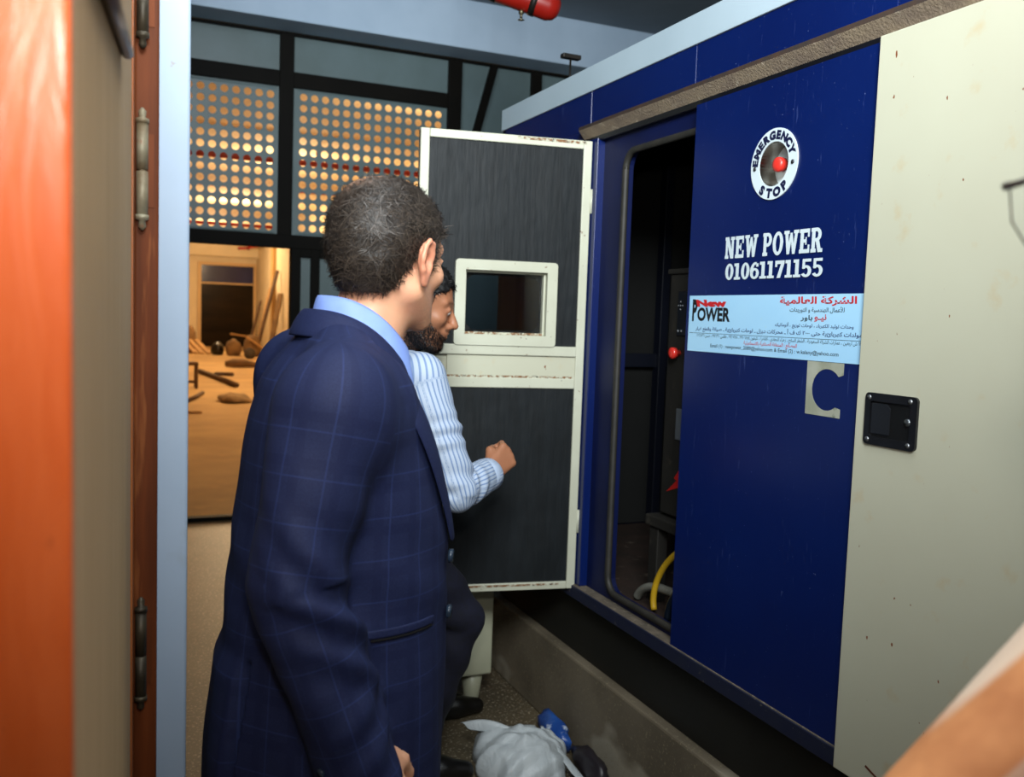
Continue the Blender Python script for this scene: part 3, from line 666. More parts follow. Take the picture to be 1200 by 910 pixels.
tag(T('yellow_hose', yh, None, bez([(1.545, 2.36, .6), (1.545, 2.385, .65), (1.55, 2.36, .73), (1.56, 2.30, .80), (1.56, 2.2, .84)]), .010, 10), 'yellow rubber hose rising in the lower corner of the generator opening', 'hose')
pts = bez([(1.57, 2.50, .6), (1.57, 2.46, .655), (1.575, 2.40, .67), (1.575, 2.2, .67)], 90)
tag(T('corrugated_conduit', M('conduit_grey', '6d6c64', '55544c', 20, rough=.5), None, pts, [.012+.003*(i % 3 == 0) for i in range(len(pts))], 10), 'grey corrugated conduit bending behind the yellow hose', 'conduit')
tag(T('black_cable', M('cable_black', '0c1622', rough=.4), None, bez([(1.535, 2.27, .598), (1.535, 2.27, .68), (1.54, 2.20, .76), (1.55, 2.0, .76)]), .011, 8), 'black cable standing right of the yellow hose', 'cable')

# plinth
k = NT('stained_concrete'); co = k.coords()
c = k.mix(k.ramp(k.noise(co, 3.5, 6), .35, .65), '726755', '5d5343'); c = k.mix(k.ramp(k.noise(k.coords((1, .8, 1.3)), 2.3, 3), .56, .62), c, '928a79')
c = k.mix(k.ramp(k.noise(co, 120, 2), .62, .7), c, '83795f')
k.link(c, k.b.inputs[0]); k.b.inputs['Roughness'].default_value = .8; k.bump(k.noise(co, 60, 4), .3, .004)
tag(B('concrete_plinth', k.m, None, (GX, 3.3, -.8, 3.7, 0, .311), bev=.008), 'stained concrete plinth under the generator', 'plinth')

# cream floor cabinet behind the open door
dc = empty('floor_cabinet', (1.1, 3.3, 0), 'cream metal cabinet end on stubby feet seen below the open door', 'cabinet')
cab_c = M('cabinet_cream', 'b9b9a0', 'aeae95', 4, rough=.4)
B('body', cab_c, dc, (.75, 1.32, 3.12, 3.62, .13, .78), bev=.008)
B('top', cab_c, dc, (.73, 1.34, 3.10, 3.64, .78, .80), bev=.004)
for x in (.82, 1.265):
    for y in (3.19, 3.55): T('foot', cab_c, dc, [(x, y, .131), (x, y, .02), (x, y, 0)], [.045, .03, .024], 14)

# ------------------------------------------------------------------ people: smooth volumes turned into single surfaces
V3 = lambda *a: np.array(a, float)
def axis(lo, hi, h, fine=None, hf=None):
    pts = []; x = lo
    while x < hi:
        pts.append(x); x += hf if fine and any(a <= x <= b for a, b in fine) else h
    return np.array(pts+[hi+1e-4], np.float32)
class Vol:
    def __init__(s, xs, ys, zs):
        s.ax = [np.asarray(a, np.float32) for a in (xs, ys, zs)]
        s.d = np.full([len(a) for a in s.ax], .5, np.float32)
    def region(s, lo, hi):
        sl = []; g = []
        for a in range(3):
            i0 = max(0, np.searchsorted(s.ax[a], lo[a])-1); i1 = min(len(s.ax[a]), np.searchsorted(s.ax[a], hi[a])+1)
            sl.append(slice(i0, max(i0+1, i1))); sh = [1, 1, 1]; sh[a] = -1; g.append(s.ax[a][sl[a]].reshape(sh))
        return tuple(sl), g
    def put(s, fn, lo, hi, k=.01, op='u'):
        m = k+.02; sl, g = s.region(np.asarray(lo)-m, np.asarray(hi)+m); v = fn(*g); D = s.d[sl]
        if op == 'u': s.d[sl] = smin(D, v, k)
        elif op == 's': s.d[sl] = -smin(-D, v, k)
        return s
    def cone(s, a, b, ra, rb, k=.01, op='u'):
        a, b = np.asarray(a, float), np.asarray(b, float); R_ = max(ra, rb)
        return s.put(lambda X, Y, Z: f_cone(X, Y, Z, a, b, ra, rb), np.minimum(a, b)-R_, np.maximum(a, b)+R_, k, op)
    def chain(s, P, R_, k=.01):
        for i in range(len(P)-1): s.cone(P[i], P[i+1], R_[i], R_[i+1], k if i == 0 else .004+k*.4)
        return s
    def ell(s, c, r, k=.01, op='u', R=None):
        c, r = np.asarray(c, float), np.asarray(r, float); m = max(r)
        return s.put(lambda X, Y, Z: f_ell(X, Y, Z, c, r, R), c-m, c+m, k, op)
    def loft(s, rows, k=.01, op='u', disp=None):
        rows = np.array(rows, float); z0, z1 = rows[0, 0], rows[-1, 0]; m = rows[:, 3:5].max()
        cx, cy = rows[:, 1], rows[:, 2]
        return s.put(lambda X, Y, Z: f_loft(X, Y, Z, rows)+(disp(X, Y, Z) if disp else 0), (cx.min()-m, cy.min()-m, z0), (cx.max()+m, cy.max()+m, z1), k, op)
    def cut(s, v): s.d = np.maximum(s.d, v.astype(np.float32)); return s
    def grid(s): return s.ax[0].reshape(-1, 1, 1), s.ax[1].reshape(1, -1, 1), s.ax[2].reshape(1, 1, -1)
def smin(a, b, k):
    if k <= 0: return np.minimum(a, b)
    h = np.clip(.5+.5*(b-a)/k, 0, 1); return (b+(a-b)*h-k*h*(1-h)).astype(np.float32)
def f_cone(X, Y, Z, a, b, ra, rb):
    d = b-a; L = max(d@d, 1e-9); px, py, pz = X-a[0], Y-a[1], Z-a[2]
    t = np.clip((px*d[0]+py*d[1]+pz*d[2])/L, 0, 1)
    return np.sqrt((px-t*d[0])**2+(py-t*d[1])**2+(pz-t*d[2])**2)-(ra+(rb-ra)*t)
def f_ell(X, Y, Z, c, r, R=None):
    px, py, pz = X-c[0], Y-c[1], Z-c[2]
    if R is not None: px, py, pz = [px*R[0, i]+py*R[1, i]+pz*R[2, i] for i in range(3)]
    k0 = np.sqrt((px/r[0])**2+(py/r[1])**2+(pz/r[2])**2); k1 = np.sqrt((px/r[0]**2)**2+(py/r[1]**2)**2+(pz/r[2]**2)**2)
    return k0*(k0-1)/np.maximum(k1, 1e-5)
def hermite(z, zs, vs):
    m = np.gradient(vs, zs); i = np.clip(np.searchsorted(zs, z)-1, 0, len(zs)-2); h = zs[i+1]-zs[i]; t = np.clip((z-zs[i])/h, 0, 1)
    return (2*t**3-3*t**2+1)*vs[i]+(t**3-2*t**2+t)*h*m[i]+(-2*t**3+3*t**2)*vs[i+1]+(t**3-t**2)*h*m[i+1]
def f_loft(X, Y, Z, rows):
    zs = rows[:, 0]; cx, cy, a, b = (hermite(Z, zs, rows[:, i]) for i in (1, 2, 3, 4))
    px, py = X-cx, Y-cy; k0 = np.sqrt((px/a)**2+(py/b)**2); k1 = np.sqrt((px/a**2)**2+(py/b**2)**2)
    return np.maximum(k0*(k0-1)/np.maximum(k1, 1e-4), np.maximum(zs[0]-Z, Z-zs[-1]))
def surface(V):
    d = V.d; s = d < 0; cor = [(i, j, k_) for i in (0, 1) for j in (0, 1) for k_ in (0, 1)]
    n = [x-1 for x in d.shape]; cnt = np.zeros(n, np.int8)
    for c in cor: cnt += s[c[0]:n[0]+c[0], c[1]:n[1]+c[1], c[2]:n[2]+c[2]]
    I = np.argwhere((cnt > 0) & (cnt < 8)); vals = np.stack([d[I[:, 0]+c[0], I[:, 1]+c[1], I[:, 2]+c[2]] for c in cor], 1)
    P = np.zeros((len(I), 3)); W = np.zeros(len(I)); C_ = np.array(cor, float)
    for a in range(8):
        for b in range(a+1, 8):
            if abs(C_[a]-C_[b]).sum() != 1: continue
            va, vb = vals[:, a], vals[:, b]; m = (va < 0) != (vb < 0); t = np.where(m, va/np.where(m, va-vb, 1), 0)
            P[m] += (C_[a]+(C_[b]-C_[a])*t[:, None])[m]; W += m
    P /= W[:, None]
    verts = np.stack([V.ax[a][I[:, a]]+(V.ax[a][I[:, a]+1]-V.ax[a][I[:, a]])*P[:, a] for a in range(3)], 1)
    idx = -np.ones(n, np.int64); idx[I[:, 0], I[:, 1], I[:, 2]] = np.arange(len(I)); quads = []
    for a in range(3):
        b, c = (a+1) % 3, (a+2) % 3; lo = [slice(None)]*3; hi = [slice(None)]*3; lo[a] = slice(0, -1); hi[a] = slice(1, None)
        E_ = np.argwhere(s[tuple(lo)] != s[tuple(hi)]); E_ = E_[(E_[:, b] > 0) & (E_[:, c] > 0) & (E_[:, b] < n[b]) & (E_[:, c] < n[c])]
        ins = s[E_[:, 0], E_[:, 1], E_[:, 2]]; q = []
        for db, dc_ in ((-1, -1), (0, -1), (0, 0), (-1, 0)):
            e = E_.copy(); e[:, b] += db; e[:, c] += dc_; q.append(idx[e[:, 0], e[:, 1], e[:, 2]])
        q = np.stack(q, 1); q[~ins] = q[~ins][:, ::-1]; quads.append(q)
    Q = np.concatenate(quads); Q = Q[(Q >= 0).all(1)]
    return verts, Q
def vol_mesh(name, V, mats, parent, attr=None, relax=1):
    v, q = surface(V)
    for _ in range(relax):
        acc = np.zeros_like(v); c = np.zeros(len(v))
        for i in range(4):
            a, b = q[:, i], q[:, (i+1) % 4]
            for ax_ in range(3): acc[:, ax_] += np.bincount(a, v[b, ax_], len(v))+np.bincount(b, v[a, ax_], len(v))
            c += np.bincount(a, minlength=len(v))+np.bincount(b, minlength=len(v))
        v = v*.5+acc/np.maximum(c, 1)[:, None]*.5
    me = bpy.data.meshes.new(name); me.vertices.add(len(v)); me.vertices.foreach_set('co', v.astype(np.float32).ravel())
    me.loops.add(len(q)*4); me.loops.foreach_set('vertex_index', q.ravel().astype(np.int32))
    me.polygons.add(len(q)); me.polygons.foreach_set('loop_start', np.arange(0, len(q)*4, 4, dtype=np.int32)); me.update(calc_edges=True); me.validate()
    if attr:
        for nm, val in attr(v).items():
            if val.shape[1] == 4: at = me.color_attributes.new(nm, 'FLOAT_COLOR', 'POINT'); at.data.foreach_set('color', val.astype(np.float32).ravel())
            else: at = me.attributes.new(nm, 'FLOAT_VECTOR', 'POINT'); at.data.foreach_set('vector', val.astype(np.float32).ravel())
    return link_mesh(name, me, mats, parent, False, True)
def rot3(yaw=0, pitch=0, roll=0):
    """columns: forward, left, up; yaw to the left, pitch = nose down"""
    return np.array((Matrix.Rotation(yaw, 3, 'Z') @ Matrix.Rotation(pitch, 3, 'Y') @ Matrix.Rotation(roll, 3, 'X')))
def local(X, Y, Z, o, R): return [(X-o[0])*R[0, i]+(Y-o[1])*R[1, i]+(Z-o[2])*R[2, i] for i in range(3)]
def head_field(x, y, z, ear=True, jaw=1.0, nose=1.0):
    """head in its own frame: x forward, y left, z up, eyes at z = 0"""
    ay = np.abs(y)
    D = f_ell(x, y, z, V3(-.014, 0, .036), V3(.100, .077, .082))
    D = smin(D, f_ell(x, y, z, V3(.028, 0, -.02), V3(.062, .061, .082)), .03)
    D = smin(D, f_ell(x, y, z, V3(-.05, 0, -.01), V3(.055, .062, .07)), .03)
    D = smin(D, f_cone(x, ay, z, V3(.0, .048, -.06), V3(.062, .018, -.1), .026*jaw, .021*jaw), .025)
    D = smin(D, f_ell(x, y, z, V3(.074, 0, -.100), V3(.018, .024, .017)), .018)
    D = smin(D, f_ell(x, y, z, V3(.045, 0, -.075), V3(.04, .04, .035)), .02)
    D = smin(D, f_cone(x, ay, z, V3(.083, .008, .017), V3(.066, .05, .019), .011, .008), .014)
    D = smin(D, f_ell(x, ay, z, V3(.058, .046, -.028), V3(.02, .018, .016)), .022)
    D = -smin(-D, f_ell(x, ay, z, V3(.097, .033, -.003), V3(.018, .019, .012)), .012)
    D = smin(D, f_ell(x, ay, z, V3(.0735, .032, -.001), V3(.0155, .0165, .0125)), .004)
    D = smin(D, f_cone(x, ay, z, V3(.088, .020, .004), V3(.083, .044, .003), .004, .004), .004)
    D = smin(D, f_cone(x, y, z, V3(.084, 0, .012), V3(.112*nose, 0, -.036), .008, .0115), .010)
    D = smin(D, f_ell(x, ay, z, V3(.097, .012, -.041), V3(.012, .0085, .008)), .007)
    D = smin(D, f_ell(x, y, z, V3(.082, 0, -.06), V3(.017, .03, .022)), .012)
    D = smin(D, f_ell(x, y, z, V3(.093, 0, -.0605), V3(.010, .024, .006)), .004)
    D = smin(D, f_ell(x, y, z, V3(.090, 0, -.0725), V3(.011, .021, .0068)), .004)
    D = -smin(-D, f_ell(x, y, z, V3(.103, 0, -.0665), V3(.010, .022, .0016)), .002)
    if ear:
        ex, ey, ez = x+.008, ay-.079, z+.018
        E_ = f_ell(ex, ey-.006+.0*ex, ez, V3(-.004, .002, .004), V3(.019, .007, .031))
        hel = [(.006, .004, -.004), (.012, .008, .016), (.006, .013, .031), (-.008, .017, .034), (-.020, .019, .022), (-.023, .018, .004), (-.017, .014, -.014), (-.008, .010, -.026)]
        for i in range(len(hel)-1): E_ = smin(E_, f_cone(ex, ey, ez, V3(*hel[i]), V3(*hel[i+1]), .0042, .0042), .005)
        E_ = smin(E_, f_ell(ex, ey, ez, V3(-.002, .006, -.030), V3(.009, .005, .011)), .006)
        E_ = -smin(-E_, f_ell(ex, ey, ez, V3(.0, .014, .002), V3(.009, .009, .014)), .006)
        D = smin(D, E_, .008)
    return D
def put_head(V, o, R, s=1.0, **kw):
    sl, g = V.region(o-.19, o+.19); x, y, z = [q/s for q in local(*g, o, R)]; V.d[sl] = smin(V.d[sl], head_field(x, y, z, **kw)*s, .022)
def put_hand(V, w_, R, thumb=1, curl=(20, 30, 20), tcurl=.3, s=1.0, spread=4):
    """R columns: along the fingers, towards the thumb, out of the back of the hand"""
    P = lambda x, y, z: w_+R@V3(x*s, y*s, z*s)
    ys = (.029, .010, -.009, -.027); ln_ = (.070, .079, .073, .057); kx = (.088, .091, .087, .079)
    for i in range(4):
        V.cone(P(0, ys[i]*.55, 0), P(kx[i], ys[i], 0), .0155*s, .0115*s, .012)
        a = 0; p = V3(kx[i], ys[i], 0); r = (.0098, .0092, .0084, .0075); sp = math.radians(spread*(1.5-i))
        c = curl if not isinstance(curl[0], (tuple, list)) else curl[i]
        for j, fr in enumerate((.46, .30, .24)):
            a += math.radians(c[j]); d = V3(math.cos(a)*math.cos(sp), math.cos(a)*math.sin(sp), -math.sin(a))
            q = p+d*ln_[i]*fr; V.cone(P(*p), P(*q), r[j]*s, r[j+1]*s, .004 if j else .008); p = q
    b0, b1 = V3(.022, .022, -.008), V3(.055, .044, -.018)
    b2_ = b1+V3(.030, .012-.028*tcurl, -.012-.018*tcurl); b3 = b2_+V3(.024, .002-.03*tcurl, -.004-.012*tcurl)
    V.cone(P(*b0), P(*b1), .0155*s, .0125*s, .012); V.cone(P(*b1), P(*b2_), .0115*s, .0105*s, .005); V.cone(P(*b2_), P(*b3), .0102*s, .0078*s, .004)
def put_limb(V, P, R_, k=.02): V.chain([np.asarray(p, float) for p in P], R_, k)
def tube_coords(p, pts, ref):
    """arc length, angle and distance of points p along a polyline"""
    best = np.full(len(p), 9.); t_ = np.zeros(len(p)); an = np.zeros(len(p)); L0 = 0
    for i in range(len(pts)-1):
        a, b = pts[i], pts[i+1]; d = b-a; L = np.linalg.norm(d); d = d/L; q = p-a; t = np.clip(q@d, 0, L); rad = q-t[:, None]*d; r = np.linalg.norm(rad, axis=1)
        u = ref-d*(ref@d); u /= np.linalg.norm(u); v = np.cross(d, u); m = r < best
        best[m] = r[m]; t_[m] = (L0+t)[m]; an[m] = np.arctan2(rad@v, rad@u)[m]; L0 += L
    return t_, an, best
def f_tube(X, Y, Z, pts, rad, disp=None, cut_end=True):
    """limb-shaped cloth: distance to a polyline with radii, creased by disp(length, angle)"""
    sh = np.broadcast(X, Y, Z).shape; best = np.full(sh, 9., np.float32); tt = np.zeros(sh, np.float32); an = np.zeros(sh, np.float32); L0 = 0; ref = V3(1, .2, .1)
    for i in range(len(pts)-1):
        a, b = pts[i], pts[i+1]; d = b-a; L = np.linalg.norm(d); d = d/L; px, py, pz = X-a[0], Y-a[1], Z-a[2]
        t = np.clip(px*d[0]+py*d[1]+pz*d[2], 0, L); qx, qy, qz = px-t*d[0], py-t*d[1], pz-t*d[2]; r = np.sqrt(qx**2+qy**2+qz**2)-(rad[i]+(rad[i+1]-rad[i])*t/L)
        m = r < best; best = np.where(m, r, best); tt = np.where(m, L0+t, tt)
        if disp:
            u = ref-d*(ref@d); u /= np.linalg.norm(u); v = np.cross(d, u)
            an = np.where(m, np.arctan2(qx*v[0]+qy*v[1]+qz*v[2], qx*u[0]+qy*u[1]+qz*u[2]), an)
        L0 += L
    if disp: best = best+disp(tt, an)
    if cut_end:
        a, b = pts[-2], pts[-1]; d = (b-a)/np.linalg.norm(b-a); best = np.maximum(best, (X-b[0])*d[0]+(Y-b[1])*d[1]+(Z-b[2])*d[2])
    return best.astype(np.float32)
def put_tube(V, pts, rad, k=.01, disp=None, cut_end=True):
    pts = [np.asarray(p, float) for p in pts]; A = np.array(pts); m = max(rad)
    return V.put(lambda X, Y, Z: f_tube(X, Y, Z, pts, rad, disp, cut_end), A.min(0)-m, A.max(0)+m, k)
def strands(name, base, o, R, keep, flow, n, length, width, lift, mat, parent, tone=(.0, 1), seed=1, shade=None):
    """short hairs as tapered ribbons rooted on a mesh, lying along flow"""
    r_ = np.random.default_rng(seed); me = base.data
    co = np.empty(len(me.vertices)*3); me.vertices.foreach_get('co', co); co = co.reshape(-1, 3)
    nr = np.empty(len(me.vertices)*3); me.vertices.foreach_get('normal', nr); nr = nr.reshape(-1, 3)
    h = (co-o)@R; ok = np.argwhere(keep(h[:, 0], h[:, 1], h[:, 2]))[:, 0]
    pick = r_.choice(ok, n); p = co[pick]+r_.normal(0, .0012, (n, 3)); N = nr[pick]; hl = h[pick]
    f = flow(hl)@R.T; f = f+r_.normal(0, .22, f.shape); f -= N*(f*N).sum(1)[:, None]; f /= np.linalg.norm(f, axis=1)[:, None]+1e-9
    w_ = np.cross(N, f); L = length*r_.uniform(.6, 1.15, n)[:, None]; W_ = width*r_.uniform(.6, 1.2, n)[:, None]; l = lift*r_.uniform(.3, 1.2, n)[:, None]
    p0 = p-N*.001; p1 = p+f*L*.4+N*l; p2 = p+f*L*.8+N*l*1.1; p3 = p+f*L+N*l*.6
    vs = np.stack([p0-w_*W_, p0+w_*W_, p1-w_*W_, p1+w_*W_, p2-w_*W_*.7, p2+w_*W_*.7, p3], 1).reshape(-1, 3)
    b = np.arange(n)[:, None]*7; q = np.concatenate([b+np.array([[0, 1, 3, 2]]), b+np.array([[2, 3, 5, 4]])]); t3 = b+np.array([[4, 5, 6]])
    m2 = bpy.data.meshes.new(name); m2.from_pydata(vs.tolist(), [], q.tolist()+t3.tolist())
    tn = r_.uniform(tone[0], tone[1], n)
    if shade is not None: tn = np.clip(tn+shade(hl), 0, 1)
    c = np.repeat(np.stack([tn, tn, tn, np.ones(n)], 1), 7, 0); at = m2.color_attributes.new('tone', 'FLOAT_COLOR', 'POINT'); at.data.foreach_set('color', c.astype(np.float32).ravel())
    return link_mesh(name, m2, mat, parent, False, True)
def hair_mat(name, dark, light, rough=.45):
    k = NT(name); a = k.new('ShaderNodeAttribute', attribute_name='tone'); k.link(k.mix(a.outputs['Fac'], dark, light), k.b.inputs[0])
    k.b.inputs['Roughness'].default_value = rough; k.b.inputs['Specular IOR Level'].default_value = .35; return k.m
def skin_mat(name, base, warm, dark):
    """tint attribute: red = beard or brow, green = warmer skin"""
    k = NT(name); a = k.new('ShaderNodeAttribute', attribute_name='tint'); sp = k.new('ShaderNodeSeparateColor'); k.link(a.outputs['Color'], sp.inputs[0])
    co = k.coords(); c = k.mix(k.math('MULTIPLY', k.ramp(k.noise(co, 30, 4), .35, .7), .35), base, warm); c = k.mix(sp.outputs[1], c, warm)
    c = k.mix(k.math('MULTIPLY', sp.outputs[0], k.ramp(k.noise(co, 260, 2), .2, .6)), c, dark); k.link(c, k.b.inputs[0])
    k.b.inputs['Roughness'].default_value = .48; k.b.inputs['Subsurface Weight'].default_value = .12; k.b.inputs['Subsurface Radius'].default_value = (.01, .004, .002)
    k.b.inputs['Subsurface Scale'].default_value = .3; k.bump(k.noise(co, 320, 3), .12, .002); return k.m
def line_mask(k, v, period, width, off=0.0):
    f = k.math('FRACT', k.math('ADD', k.math('DIVIDE', v, period), off)); d = k.math('ABSOLUTE', k.math('SUBTRACT', f, .5))
    return k.math('LESS_THAN', d, width/period/2)
def cloth_nodes(name):
    k = NT(name); a = k.new('ShaderNodeAttribute', attribute_name='cloth'); s = k.new('ShaderNodeSeparateXYZ'); k.link(a.outputs['Vector'], s.inputs[0]); return k, s.outputs[0], s.outputs[1]
k, u, v = cloth_nodes('plaid_wool'); co = k.coords()
c = k.mix(k.ramp(k.noise(co, 420, 2), .3, .7), '161d3f', '1d2648')
l1 = k.math('MAXIMUM', line_mask(k, u, .052, .0022), line_mask(k, v, .062, .0022)); l2 = k.math('MAXIMUM', line_mask(k, u, .052, .012, .3), line_mask(k, v, .062, .014, .3))
c = k.mix(k.math('MULTIPLY', l2, .35), c, '0e1538'); c = k.mix(k.math('MULTIPLY', l1, .22), c, '34467f'); k.link(c, k.b.inputs[0])
k.b.inputs['Roughness'].default_value = .72; k.b.inputs['Sheen Weight'].default_value = .0; k.b.inputs['Sheen Roughness'].default_value = .5; k.b.inputs['Specular IOR Level'].default_value = .25
k.bump(k.noise(co, 700, 2), .12, .001); wool = k.m
wool_plain = M('navy_wool_trim', '151c3e', '1b2446', 300, rough=.72, spec=.25)
k, u, v = cloth_nodes('striped_cotton'); c = k.mix(k.math('MULTIPLY', line_mask(k, u, .0105, .0036), .85), 'b3c0d3', '6681ad'); k.link(c, k.b.inputs[0])
k.b.inputs['Roughness'].default_value = .7; striped = k.m
blue_shirt = M('light_blue_shirt', '7f9ae0', '86a2e6', 30, rough=.65); trousers_m = M('dark_trousers', '0e1020', '12142a', 60, rough=.8)
shoe_m = M('black_leather', '0d0c0b', '141210', 20, rough=.35)
skin_a = skin_mat('light_skin', 'd9a382', 'cf8468', '6a4a3a'); skin_b = skin_mat('brown_skin', '9f6a4c', 'a0664a', '1c120c'); skin_c = skin_mat('fair_skin', 'e0b396', 'd99878', '6a4a3a')
hair_a = hair_mat('greying_hair', '14100d', '64574c'); hair_b = hair_mat('black_hair', '060505', '1d1714')
scalp_a = M('scalp_hair_dark', '1b1512', '2c241f', 60, rough=.6, spots=('5b463a', 14, .66, .8)); scalp_b = M('scalp_hair_black', '080706', '0d0b0a', 60, rough=.6)

def shoes(parent, an, heading, m=shoe_m, name='shoe'):
    """one shoe under an ankle"""
    o = V3(an[0], an[1], 0); R = rot3(heading); V = Vol(axis(o[0]-.24, o[0]+.24, .009), axis(o[1]-.24, o[1]+.24, .009), axis(-.01, .16, .007))
    P = lambda x, y, z: o+R@V3(x, y, z)
    V.cone(P(-.05, 0, .045), P(.10, 0, .04), .042, .044, .02); V.cone(P(.10, 0, .04), P(.185, .004, .03), .042, .03, .02); V.cone(P(-.03, 0, .05), P(-.02, 0, .115), .042, .045, .02)
    x, y, z = V.grid(); V.cut(.004-z+0*x+0*y)
    return vol_mesh(name, V, m, parent)
def plant(name, loc, label): return empty(name, loc, label, 'person')

# ---------------------------------------------------------------- man in the navy jacket (x forward, y left, origin between the feet)
ma = plant('person', (.32, 1.42, 0), 'man in navy windowpane-check suit jacket and pale blue shirt, seen from behind')
aH, aR = V3(.080, .0, 1.592), rot3(math.radians(33), math.radians(6), math.radians(-2))
aSR, aER, aWR = V3(-.056, -.178, 1.362), V3(-.098, -.205, 1.13), V3(-.006, -.225, .895)
aSL, aEL, aWL = V3(-.012, .185, 1.395), V3(-.03, .225, 1.13), V3(.03, .215, .875)
V = Vol(axis(-.24, .28, .009, [(-.06, .23)], .0034), axis(-.32, .32, .009, [(-.12, .12)], .0034), axis(.03, 1.76, .011, [(1.38, 1.75), (.68, .92)], .0045))
put_limb(V, [(.02, 0, 1.40), (.045, 0, 1.48), (.07, 0, 1.56)], [.062, .056, .056], .03)
V.loft([(.86, 0, 0, .10, .155), (1.0, .0, 0, .105, .15), (1.2, .0, 0, .10, .155), (1.36, -.005, 0, .085, .16), (1.42, .0, 0, .05, .10)], .03)
for s_, sh, el, wr in ((-1, aSR, aER, aWR), (1, aSL, aEL, aWL)):
    put_limb(V, [sh, el, wr], [.045, .038, .028], .03)
    put_limb(V, [(0, s_*.09, .9), (.0, s_*.1, .48), (-.02, s_*.1, .08)], [.08, .055, .04], .04)
    d = (wr-el)/np.linalg.norm(wr-el); th = V3(1, 0, 0)-d*d[0]; th /= np.linalg.norm(th); put_hand(V, wr, np.stack([d, th, np.cross(d, th)], 1) if s_ < 0 else np.stack([d, th, -np.cross(th, d)], 1), curl=(25, 30, 20))
put_head(V, aH, aR, s=.95)
def tint_head(o, R, beard=None, brow=True):
    def f(v):
        h = (v-o)@R; x, y, z = h.T; t = np.zeros((len(v), 4)); t[:, 3] = 1
        if beard: t[:, 0] = beard(x, y, z)
        if brow: t[:, 0] = np.maximum(t[:, 0], np.exp(-((z-.021-.1*(.035-np.abs(y)))/.0045)**2)*np.exp(-((np.abs(y)-.034)/.017)**4)*(x > .05)*.9)
        lips = np.exp(-((z+.0665)/.010)**2-(y/.022)**4)*(x > .078); ears = (np.abs(y) > .073)*(np.abs(x+.01) < .04)*(np.abs(z+.015) < .05)*.75
        t[:, 1] = np.clip(lips*.8+ears, 0, 1); return {'tint': t}
    return f
stub = lambda x, y, z: .22*np.clip((x-.0)/.03, 0, 1)*np.clip((-.035-z)/.03, 0, 1)
body_a = vol_mesh('body', V, skin_a, ma, tint_head(aH, aR, stub))
# hair
def hair_cap(name, o, R, thick, mask, mat, parent, wav=.0015, seed=0, attr=None):
    V = Vol(*[axis(o[i]-.16, o[i]+.17, .0032) for i in range(3)]); X, Y, Z = V.grid(); x, y, z = local(X, Y, Z, o, R)
    D = f_ell(x, y, z, V3(-.014, 0, .036), V3(.100+thick, .077+thick, .082+thick)); D = smin(D, f_ell(x, y, z, V3(-.05, 0, -.01), V3(.055+thick, .062+thick*.8, .07+thick)), .03)
    D = smin(D, f_ell(x, y, z, V3(.028, 0, -.02), V3(.060+thick*.6, .061+thick*.7, .07)), .03)
    D = D+wav*np.sin(x*230+3*np.sin(z*90+seed))*np.sin(y*210+2*np.sin(x*70))+wav*np.sin(z*190+4*np.sin(y*60+x*50))
    V.d = np.maximum(D, -smin(-mask(x, y, z), np.full_like(D, .5), .0)).astype(np.float32); return vol_mesh(name, V, mat, parent, attr)
def hair_mask(front=.052, nape=-.078, burn=-.02):
    def m(x, y, z):
        zl = np.interp(x, [-.12, -.055, -.035, -.022, -.012, .010, .014, .026, .034, .072, .11], [nape, nape, -.05, -.012, .026, .024, burn, burn, .034, front, front+.01])
        return (zl+.006*np.sin(y*140)*(x > .05)-z+0*y)*.7
    return m
crown_f = lambda h: np.clip(1.25*np.exp(-(((h[:, 0]+.052)/.040)**2+((h[:, 1]-.012)/.030)**2)**1.3), 0, 1)*(h[:, 2] > .05)
def crown_attr(v):
    c = crown_f((v-aH)@aR); return {'tone': np.stack([c, c, c, c*0+1], 1)}
k = NT('thinning_scalp'); a = k.new('ShaderNodeAttribute', attribute_name='tone'); k.link(k.mix(a.outputs['Fac'], '1f1814', '94705a'), k.b.inputs[0]); k.b.inputs['Roughness'].default_value = .6
cap_a = hair_cap('hair', aH, aR, .0025, hair_mask(.055, -.07, -.022), k.m, ma, .0010, attr=crown_attr)
def flow_a(h):
    c = V3(-.055, .01, .11); d = h-c; f = d.copy(); f[:, 2] -= .02; fr = h[:, 0] > .02; f[fr] = d[fr]*.5+np.array([.03, -.05, -.01]); lo = h[:, 2] < .02; f[lo] = np.array([-.25, 0, -1.])*.1; return f
o = strands('hair_strands', cap_a, aH, aR, lambda x, y, z: crown_f(np.stack([x, y, z], 1)) < rng.uniform(.05, 1.1, len(x)), flow_a, 14000, .024, .00045, .0011, hair_a, ma, (.0, .5), 3, lambda h: .12*crown_f(h)); o['kind'] = 'stuff'
# jacket
JR = [(.735, -.006, 0, .187, .205), (.82, -.006, 0, .186, .202), (.93, .0, 0, .181, .196), (1.03, .004, 0, .175, .188), (1.137, .008, 0, .170, .186), (1.243, .004, 0, .153, .192), (1.30, .0, 0, .142, .192), (1.35, -.004, 0, .127, .186), (1.40, -.006, 0, .108, .15), (1.445, .005, 0, .085, .09), (1.475, .02, 0, .07, .07)]
JRa = np.array(JR)
def creases(t, an):
    g = np.exp(-((t-.27)/.13)**2); lo = np.exp(-((t-.46)/.07)**2)
    return (.0085*g*np.sin(t*72+an*2.7+1.6*np.sin(an*1.5+t*14))*(.55+.45*np.cos(an-.4))+.0035*lo*np.sin(t*95-an*3)*np.cos(an*.5)+.0022*np.sin(t*26+an*3)).astype(np.float32)
slR = [aSR+V3(0, .0, .0), aER, aWR+V3(.005, -.002, -.06)]; slL = [aSL, aEL, aWL+V3(.004, .002, -.03)]; slr = [.073, .066, .055]
V = Vol(axis(-.25, .27, .005), axis(-.32, .32, .005), axis(.70, 1.52, .005))
